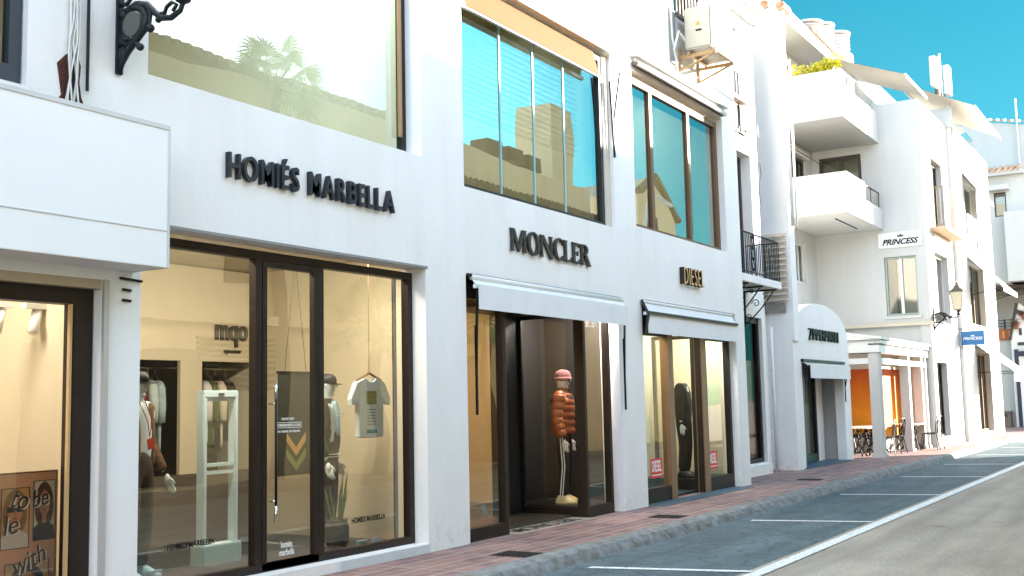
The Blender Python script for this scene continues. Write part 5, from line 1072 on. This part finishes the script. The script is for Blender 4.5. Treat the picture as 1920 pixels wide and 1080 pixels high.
# pot with tall leaves, info plaques
po = thing('potted_plant', 'ribbed brown glass pot of tall pointed green leaves at the feet of the window dummy', 'plant', (8.66,.62,.1))
MB().lathe([(.09,0),(.125,.06),(.13,.2),(.11,.27),(.12,.29),(.10,.285)], (8.66,.66,.1), 18).build('pot', mat('brown_pot', '5a4a30', .25, var=.4, vscale=14), po, smooth=True)
lv = MB(); r4 = random.Random(4)
for i in range(13):
    a = r4.uniform(0,6.28); l_ = r4.uniform(.3,.55); bx, by = 8.66+.05*math.cos(a), .66+.05*math.sin(a); tx, ty = bx+.09*math.cos(a), by+.06*math.sin(a); w_ = .013
    lv.quad((bx-w_,by,.36),(bx+w_,by,.36),((bx+tx)/2+w_*1.2,(by+ty)/2,.38+l_*.55),((bx+tx)/2-w_*1.2,(by+ty)/2,.38+l_*.55)); lv.add([((bx+tx)/2-w_*1.2,(by+ty)/2,.38+l_*.55),((bx+tx)/2+w_*1.2,(by+ty)/2,.38+l_*.55),(tx,ty,.38+l_)], [(0,1,2)])
lv.build('leaves', mat('snake_leaf', '7d9a3e', .5, var=.4, vscale=10), po, flip=False)
MB().box(5.56, 9.44, .32, 1.15, .036, .095).build('display_plinth', mat('plinth_dark', '3c4448', .5), B)
for i, (x, y, lb) in enumerate(((8.78,.42,'small pale blue info plaque beside the white trainers'),(9.02,.42,'small pale blue info plaque nearest the right end of the window'),(6.45,.75,'small white price plaque by the left dummy legs'))):
    pk = MB().box(x-.07,x+.07,y,y+.02,.096,.17).box(x-.05,x+.05,y-.002,y,.11,.15); tag(pk.build('info_plaque', mat('plaque_blue', 'a8cfe0', .5)), lb, 'plaque', 'plaques on the window floor')
# lettering stuck on the glass
def decal(nm, label, parts, cat='window lettering'):
    t = thing(nm, label, cat, parts[0][1])
    for s_, org, w_, h_, m_, off in parts: text_on(s_, org, w_, h_, m_, t, ext=.001, off=off)
INK = mat('vinyl_black', '0c0d10', .5); VW = mat('vinyl_white', (.85,.85,.82), .5)
decal('window_lettering', 'black HOMIES MARBELLA lettering low on the left glass of the menswear shop', [('HOMIES MARBELLA', (6.10,.205,.40), .50, .05, INK, .02)])
decal('window_lettering', 'black HOMIES MARBELLA lettering low on the right glass, beside the pot', [('HOMIES MARBELLA', (8.36,.205,.385), .52, .055, INK, .03)])
decal('window_lettering', 'white homies marbella lettering at the foot of the glass door', [('homies', (7.38,.198,.27), .14, .06, VW, .01), ('marbella', (7.36,.198,.20), .19, .06, VW, .01)])
t = thing('window_lettering', 'white SHOP 24/7 lettering with boxed web address on the glass door', 'window lettering', (7.46,.2,1.35))
for s_, x, z, w_, h_ in (('SHOP 24/7',7.39,1.41,.16,.022),('HOMIESMARBELLA.COM',7.325,1.352,.30,.024),('YOU ORDER, WE DELIVER',7.32,1.295,.31,.022)): text_on(s_, (x,.198,z), w_, h_, VW, t, ext=.001, off=.01)
k = MB(); rect(k, 7.30,7.645,1.338,1.39,.197,.005); k.build('outline', VW, t)
dsn = []
for i, (x, z, lb) in enumerate(((15.16,.36,'red square sticker reading DIESEL on the left glass of the fourth shop'),(17.42,.36,'red square sticker reading DIESEL on the right glass of the fourth shop'))):
    t = thing('window_sticker', lb, 'sticker', (x,.16,z), 'red stickers on the glass'); MB().box(x,x+.42,.163,.166,z,z+.29).build('sheet', mat('sticker_red', 'd83a30', .5, var=.03), t)
    text_on('DIESEL', (x+.04,.162,z+.09), .34, .17, VW, t, ext=.001, off=.02); MB().box(x+.03,x+.39,.160,.1625,z+.035,z+.05).build('underline', VW, t)
t = thing('window_notice', 'small tilted white paper notice low in the glass left of the dark entrance', 'notice', (10.6,.14,.25))
k = MB(); k.prism([(10.53,.37),(10.62,.39),(10.68,.26),(10.59,.24)], lambda u, v: (u,.14,v), lambda u, v: (u,.143,v)); k.build('paper', mat('paper_blue', 'c8daea', .6), t)
# mosaic threshold with letters
th = thing('entrance_mosaic', 'pale mosaic threshold with dark MONCLER letters in front of the dark entrance', 'mosaic', (12,.2,.005))
MB().box(11.0, 12.96, -.06, 1.05, -.02, .006).build('slab', mat('mosaic_pale', 'b4ac9c', .6, var=.45, vscale=35), th)
text_on('MONCLER', (11.2,.02,.0095), 1.5, .24, mat('mosaic_dark', '3c3a3a', .6), th, face='up', ext=.002, off=.01)
# third shop interior: counter, clothes, warm shelves
MB().box(10.0, 14.1, 4.2, 4.25, .04, 3.19).build('room_wall', mat('gold_wall', '9a7038', .7, var=.2), B)
ct = thing('sales_counter', 'pale rounded counter seen through the glass left of the dark entrance', 'counter', (11.9,2.0,.04))
MB().lathe([(.5,0),(.62,.02),(.62,.95),(.60,1.0),(.55,1.02)], (12.2,2.4,.1), 24).build('body', mat('counter_cream', 'cdb88c', .5), ct, smooth=True); MB().lathe([(.35,0),(.35,.1)], (12.2,2.4,0.036), 20).build('foot', BLACK, ct)
for i, (x, c, lb) in enumerate(((13.1,'c8822c','amber coat hanging deep inside the dark entrance shop'),(13.45,'3a2a1c','dark brown coat hanging deep inside the dark entrance shop'),(12.0,'d0a468','tan coat on the back rail of the dark entrance shop'))): garment('hanging_coat', lb, x, 3.6, 2.2, c, 1.0, .6, 'coats at the back of the third shop')

# ------------------------------------------------------------------ mannequins
def skin(name, verts, edges, radii, material, parent, sub=2, root=0, extra=None):
    me = bpy.data.meshes.new(name+'_cage'); me.from_pydata([tuple(v) for v in verts], edges, []); o = bpy.data.objects.new(name+'_cage', me); COL.objects.link(o)
    o.modifiers.new('s', 'SKIN'); 
    for i, sv in enumerate(me.skin_vertices[0].data):
        r_ = radii[i]; sv.radius = r_ if hasattr(r_, '__len__') else (r_, r_); sv.use_root = (i == root)
    mm = o.modifiers.new('d', 'SUBSURF'); mm.levels = sub; mm.render_levels = sub
    dg = bpy.context.evaluated_depsgraph_get(); dg.update(); m2 = bpy.data.meshes.new_from_object(o.evaluated_get(dg))
    k = MB(); k.add([tuple(v.co) for v in m2.vertices], [tuple(p.vertices) for p in m2.polygons]); bpy.data.objects.remove(o)
    if extra: extra(k)
    return k.build(name, material, parent, smooth=True, flip=False)
def mannequin(name, label, pos, yaw, h, skinm, head=True, arm=(.06,.03), face=True):
    """returns thing and a dict of joints in world space; faces local -y turned by yaw"""
    t = thing(name, label, 'mannequin', pos); c, s_ = math.cos(yaw), math.sin(yaw)
    def W(x, y, z): return Vector((pos[0]+(x*c-y*s_)*h, pos[1]+(x*s_+y*c)*h, pos[2]+z*h))
    J = dict(pel=W(0,0,.53), wai=W(0,0,.62), che=W(0,-.005,.74), nec=W(0,.005,.835), hed=W(0,-.005,.885), top=W(0,-.003,.955))
    for k, q in (('l',-1),('r',1)):
        J['sh'+k] = W(q*.10,.005,.805); J['el'+k] = W(q*(.125+arm[0]*.4),.02,.635); J['wr'+k] = W(q*(.12+arm[0]),-arm[1],.49)
        J['hi'+k] = W(q*.055,0,.51); J['kn'+k] = W(q*.06,-.012,.28); J['an'+k] = W(q*.062,.012,.045); J['to'+k] = W(q*.07,-.075,.014)
    ks = ['pel','wai','che','nec']+(['hed','top'] if head else [])+[a+b for b in 'lr' for a in ('sh','el','wr','hi','kn','an','to')]
    ed = [('pel','wai'),('wai','che'),('che','nec')]+([('nec','hed'),('hed','top')] if head else [])
    for b in 'lr': ed += [('che','sh'+b),('sh'+b,'el'+b),('el'+b,'wr'+b),('pel','hi'+b),('hi'+b,'kn'+b),('kn'+b,'an'+b),('an'+b,'to'+b)]
    rad = dict(pel=(.085,.06),wai=(.07,.05),che=(.085,.06),nec=.03,hed=.052,top=.045); rad.update({a+b: r for b in 'lr' for a, r in (('sh',.035),('el',.023),('wr',.016),('hi',.05),('kn',.033),('an',.021),('to',.018))})
    def extra(k):
        for b, q in (('l',-1),('r',1)):
            wv = J['wr'+b]; d = (wv-J['el'+b]).normalized(); fwd = Vector((s_*1.0, -c*1.0, 0)); lat = Vector((c, s_, 0))*q
            pm = wv+d*.055*h; k.sphere(tuple(pm-d*.012*h), (.012*h+.006,.018*h,.03*h), 10, 7)
            for i in range(4):
                o_ = fwd*(.016-.0105*i)*h; L = (.040,.046,.043,.034)[i]*h; p0 = pm+o_+d*.012*h
                k.tube([p0-d*.02*h, p0+d*L*.45, p0+d*L*.8-lat*.004*h, p0+d*L-lat*.010*h], [.0052*h,.005*h,.0045*h,.003*h], 7)
            p0 = wv+d*.028*h+fwd*.014*h; k.tube([p0, p0+fwd*.014*h+d*.018*h, p0+fwd*.016*h+d*.036*h], [.0062*h,.0056*h,.004*h], 7)
        if head:
            f_ = Vector((s_, -c, 0)); hc = J['hed']+Vector((0,0,.03*h)); k.sphere(tuple(hc), (.043*h,.052*h,.068*h), 16, 12)
            nz = hc+f_*.052*h; k.tube([nz+Vector((0,0,.016*h))-f_*.006*h, nz+f_*.008*h-Vector((0,0,.008*h)), nz-f_*.004*h-Vector((0,0,.012*h))], [.004*h,.0075*h,.004*h], 7)
            lp = hc+f_*.046*h-Vector((0,0,.028*h)); k.sphere(tuple(lp), (.010*h,.006*h,.004*h), 8, 5); k.sphere(tuple(hc+f_*.026*h-Vector((0,0,.050*h))), (.020*h,.018*h,.015*h), 10, 6)
            for q in (-1, 1): k.sphere(tuple(hc+Vector((c,s_,0))*q*.043*h), (.007*h,.011*h,.018*h), 8, 6)
    skin('body', [J[k] for k in ks], [(ks.index(a), ks.index(b)) for a, b in ed], [tuple(x*h for x in rad[k]) if hasattr(rad[k], '__len__') else rad[k]*h for k in ks], skinm, t, extra=extra)
    return t, J, W
def wear(t, J, nm, keys, edges, radii, m_, root=0): return skin(nm, [J[k] if isinstance(k, str) else k for k in keys], edges, radii, m_, t, root=root)
def jacket(t, J, W, h, m_, nm='jacket', fat=1.0, low=.50, sleeve=1.0):
    J = dict(J); J['hem'] = W(0,0,low); 
    ks = ['hem','wai','che','nec','shl','ell','wrl','shr','elr','wrr']
    for b in 'lr': J['wr'+b] = J['el'+b].lerp(J['wr'+b], .93*sleeve)
    return wear(t, J, nm, ks, [(0,1),(1,2),(2,3),(2,4),(4,5),(5,6),(2,7),(7,8),(8,9)], [(.098*h*fat,.068*h*fat),(.092*h*fat,.068*h*fat),(.10*h*fat,.072*h*fat),(.035*h),.045*h*fat,.036*h*fat,.029*h*fat,.045*h*fat,.036*h*fat,.029*h*fat], m_)
def trousers(t, J, W, h, m_, wide=1.0):
    ks = ['wai','pel','hil','knl','anl','hir','knr','anr']
    return wear(t, J, 'trousers', ks, [(0,1),(1,2),(2,3),(3,4),(1,5),(5,6),(6,7)], [(.078*h,.056*h),(.092*h,.066*h),.058*h*wide,.045*h*wide,.040*h*wide,.058*h*wide,.045*h*wide,.040*h*wide], m_, root=1)
def shoes(t, J, W, h, m_):
    for q, b in ((-1,'l'),(1,'r')):
        k = MB(); a = J['an'+b]; d = (J['to'+b]-a); d.z = 0; d.normalize(); yw = math.atan2(d.y, d.x)
        k.loft([((a.x+d.x*.03*h, a.y+d.y*.03*h, a.z-.045*h+.002), .085*h, .032*h, yw),((a.x+d.x*.03*h, a.y+d.y*.03*h, a.z-.028*h), .086*h, .033*h, yw),((a.x+d.x*.018*h, a.y+d.y*.018*h, a.z-.008*h), .066*h, .029*h, yw),((a.x, a.y, a.z+.02*h), .032*h, .028*h, yw)], 16); k.build('shoe', m_, t, smooth=True)
def cap(t, J, W, h, m_, brim=True, yaw=0):
    c_ = J['hed']+Vector((0,0,.045*h)); k = MB(); k.loft([((c_.x,c_.y,c_.z+z*h), r*h, r*1.15*h, yaw) for z, r in (((-.005,.050),(.015,.051),(.035,.045),(.048,.032),(.054,.01)) if brim else ((-.012,.053),(.0,.056),(.022,.056),(.045,.050),(.060,.036),(.068,.012)))], 18)
    if brim:
        f_ = Vector((math.sin(yaw), -math.cos(yaw), 0)); l_ = Vector((math.cos(yaw), math.sin(yaw), 0)); p = c_-Vector((0,0,.002*h)); vs = []
        for i in range(9):
            a = math.pi*i/8; vs += [tuple(p+l_*.046*h*math.cos(a)+f_*.045*h*math.sin(a)), tuple(p+l_*.05*h*math.cos(a)+f_*(.045+.05*math.sin(a))*h-Vector((0,0,.006*h)))]
        k.add(vs+[(x,y,z-.006) for x,y,z in vs], [(2*i,2*i+1,2*i+3,2*i+2) for i in range(8)]+[(18+2*i+1,18+2*i,18+2*i+2,18+2*i+3) for i in range(8)])
    return k.build('cap' if brim else 'beanie', m_, t, smooth=True)
PALE = mat('mannequin_pale', 'ccd6d2', .35, var=.03)
# left dummy (partly behind the white pillar)
t, J, W = mannequin('mannequin', 'dummy in an open brown check shirt, half hidden by the white pillar', (6.30,.85,.10), .35, 1.80, PALE, arm=(.05,.05))
jacket(t, J, W, 1.8, mat('tee_white', 'c8dde0', .9, var=.08), 't_shirt', .92, .50, .3); trousers(t, J, W, 1.8, mat('brown_pants', '33261c', .9, var=.3, vscale=12), 1.1); shoes(t, J, W, 1.8, mat('shoe_blue', '9cc4d4', .6))
J2 = dict(J); ck = mat('check_shirt', '7a5426', .9, var=.6, vscale=26, col2='1e1610')
for b in 'lr':
    q = -1 if b == 'l' else 1
    wear(t, {**J, 'a': W(q*.075,0,.80), 'b': W(q*.085,-.005,.66), 'c': W(q*.09,0,.51)}, 'open_shirt', ['c','b','a','sh'+b,'el'+b,'wr'+b], [(0,1),(1,2),(2,3),(3,4),(4,5)], [(.05*1.8,.075*1.8),(.045*1.8,.072*1.8),(.045*1.8,.06*1.8),.046*1.8,.038*1.8,.031*1.8], ck)
cap(t, J, W, 1.8, BLACK, yaw=.35); k = MB(); nk = J['nec']
k.tube([tuple(W(-.03,-.03,.84)), tuple(W(-.02,-.075,.74)), tuple(W(-.01,-.08,.665)), tuple(W(.01,-.08,.74)), tuple(W(.03,-.03,.84))], .004, 5); k.build('lanyard', mat('red_cord', '8a3028'), t)
p = W(-.01,-.085,.655); k = MB(); k.prism([(-.035,0),(.03,.02),(.045,-.07),(-.02,-.09)], lambda u, v: (p.x+u,p.y,p.z+v), lambda u, v: (p.x+u,p.y+.006,p.z+v)); k.build('red_tag', mat('tag_red', 'c8401c', .5), t)
# right dummy behind the door post
t, J, W = mannequin('mannequin', 'dummy in a black cap and black varsity jacket, right of the glass door', (8.72,.85,.10), .55, 1.80, PALE, arm=(.05,.03))
jacket(t, J, W, 1.8, mat('varsity_black', '060609', .8), 'jacket', 1.08, .49); trousers(t, J, W, 1.8, mat('dark_brown_pants', '181210', .9), 1.15); shoes(t, J, W, 1.8, mat('shoe_blue', '9cc4d4'))
wear(t, {**J, 'a': W(0,-.045,.83), 'b': W(0,-.062,.74), 'c': W(.0,-.066,.62)}, 't_shirt', ['a','b','c'], [(0,1),(1,2)], [.022*1.8,(.03*1.8,.02*1.8),(.012*1.8,.02*1.8)], mat('pale_blue_tee', '9cc8d8', .9))
cap(t, J, W, 1.8, BLACK, yaw=.55)
for z in (.505, .52): k = MB(); k.loft([((W(0,0,z).x,W(0,0,z).y,W(0,0,z).z), .108*1.8,.082*1.8,.55),((W(0,0,z).x,W(0,0,z).y,W(0,0,z+.004).z), .108*1.8,.082*1.8,.55)], 20); k.build('hem_stripe', VW, t)
p = W(-.04,-.09,.735); text_on('OYS', (p.x-.06,p.y-.01,p.z), .1, .06, VW, t, ext=.002, off=.02)
# puffer jacket dummy
H = 1.84
t, J, W = mannequin('mannequin', 'dummy in an orange brown puffer jacket, pink beanie and sunglasses', (13.34,.62,.14), .35, H, mat('mannequin_white', 'd8cfc4', .3, var=.03), arm=(.035,.02))
trousers(t, J, W, H, mat('track_black', '08080a', .8), 1.0)
OP = mat('puffer_orange', '96481a', .5, var=.2, vscale=6, bump=.2, bscale=14); k = MB(); yw = .35; n = 60
rg = []
for i in range(n+1):
    u = i/n; z = .515+.30*u; puff = abs(math.sin(u*math.pi*5.5))**.4; taper = 1-.22*max(0,(u-.72)/.28)**1.5
    rg.append((tuple(W(0,0,z)), (.104+.011*puff)*H*taper, (.080+.011*puff)*H*taper, yw))
k.loft(rg, 28); k.build('puffer_body', OP, t, smooth=True)
for b in 'lr':
    q = -1 if b == 'l' else 1; a_, e_, w_ = J['sh'+b]+Vector((0,0,.0)), J['el'+b], J['wr'+b]; pts = []; rd = []
    for i in range(49):
        u = i/48; pnt = a_.lerp(e_, u*2) if u < .5 else e_.lerp(w_, (u-.5)*2*.95); pts.append(pnt+Vector((math.cos(yw),math.sin(yw),0))*q*.012*H); rd.append((.042-.010*u+.007*abs(math.sin(u*math.pi*6))**.4)*H)
    k = MB().tube(pts, rd, 16); k.sphere(tuple(pts[0]-Vector((0,0,.004*H))), (.043*H,.043*H,.040*H), 14, 10); k.build('puffer_sleeve', OP, t, smooth=True)
k = MB(); k.loft([(tuple(W(0,0,z)), r*H, r*.82*H, yw) for z, r in ((.795,.085),(.82,.062),(.838,.05),(.852,.052),(.862,.042))], 22); k.build('collar', mat('collar_brown', '6a3414', .5, bump=.2), t, smooth=True)
k = MB(); k.loft([(tuple(W(0,.004,z)), r*H, r2_*H, yw) for z, r, r2_ in ((.755,.100,.088),(.775,.102,.088),(.80,.088,.080),(.820,.06,.06))], 24); k.build('shoulder_yoke', mat('yoke_black', '241814', .5), t, smooth=True)
f_ = Vector((math.sin(yw), -math.cos(yw), 0)); k = MB(); k.tube([W(0,0,.52)+f_*.096*H, W(0,0,.66)+f_*.097*H, W(0,0,.80)+f_*.080*H], .006, 6); k.build('zip', CHROME, t)
cap(t, J, W, H, mat('beanie_pink', '8e5a58', .95, var=.25, vscale=30, bump=.15, bscale=120), False, yw)
c_ = J['hed']+Vector((0,0,.045*H)); k = MB(); k.loft([((c_.x,c_.y,c_.z+z*H), r*H, r*1.13*H, yw) for z, r in ((-.016,.055),(-.014,.059),(.008,.060),(.012,.056))], 22); k.build('beanie_fold', mat('beanie_pink_fold', 'a87470', .95), t, smooth=True)
hc = J['hed']+Vector((0,0,.030*H)); lt = Vector((math.cos(yw), math.sin(yw), 0)); k = MB()
for q in (-1, 1): k.box(0,0,0,0,0,0) if False else k.bar(hc+f_*.055*H+lt*q*.006*H, hc+f_*.048*H+lt*q*.040*H, .008, .022*H); k.bar(hc+f_*.048*H+lt*q*.043*H, hc-f_*.01*H+lt*q*.047*H, .005, .01)
k.bar(hc+f_*.055*H-lt*.006*H+Vector((0,0,.005)), hc+f_*.055*H+lt*.006*H+Vector((0,0,.005)), .006); k.build('sunglasses', BLACK, t)
for o_ in (-.016, .016):
    k = MB(); kn, ank, hp_ = J['knl'], J['anl'], J['hil']; sd_ = -lt; k.tube([hp_+sd_*.060*H+f_*o_, kn+sd_*.047*H+f_*o_, ank+sd_*.042*H+f_*o_], .008, 6); k.build('side_stripe', VW, t)
shoes(t, J, W, H, mat('shoe_yellow', 'd9b02c', .6, var=.4, vscale=12, col2='e8e0cc'))
# headless dummy in the fourth shop
t, J, W = mannequin('mannequin', 'headless dummy in a long dark coat and wide trousers between the two tan posts', (17.62,.66,.21), .25, 1.9, PALE, head=False, arm=(.03,.0))
DK = mat('coat_dark', '12181c', .85, var=.3, vscale=5)
jacket(t, J, W, 1.9, DK, 'coat', 1.16, .45); trousers(t, J, W, 1.9, mat('wide_dark', '0e1218', .85, var=.3, vscale=5), 1.25); shoes(t, J, W, 1.9, mat('boot_dark', '1c1e20', .5))
k = MB(); k.loft([(tuple(W(0,0,z)), r*1.9, r*.9*1.9, .25) for z, r in ((.79,.060),(.815,.050),(.83,.042))], 18); k.build('collar', DK, t, smooth=True)
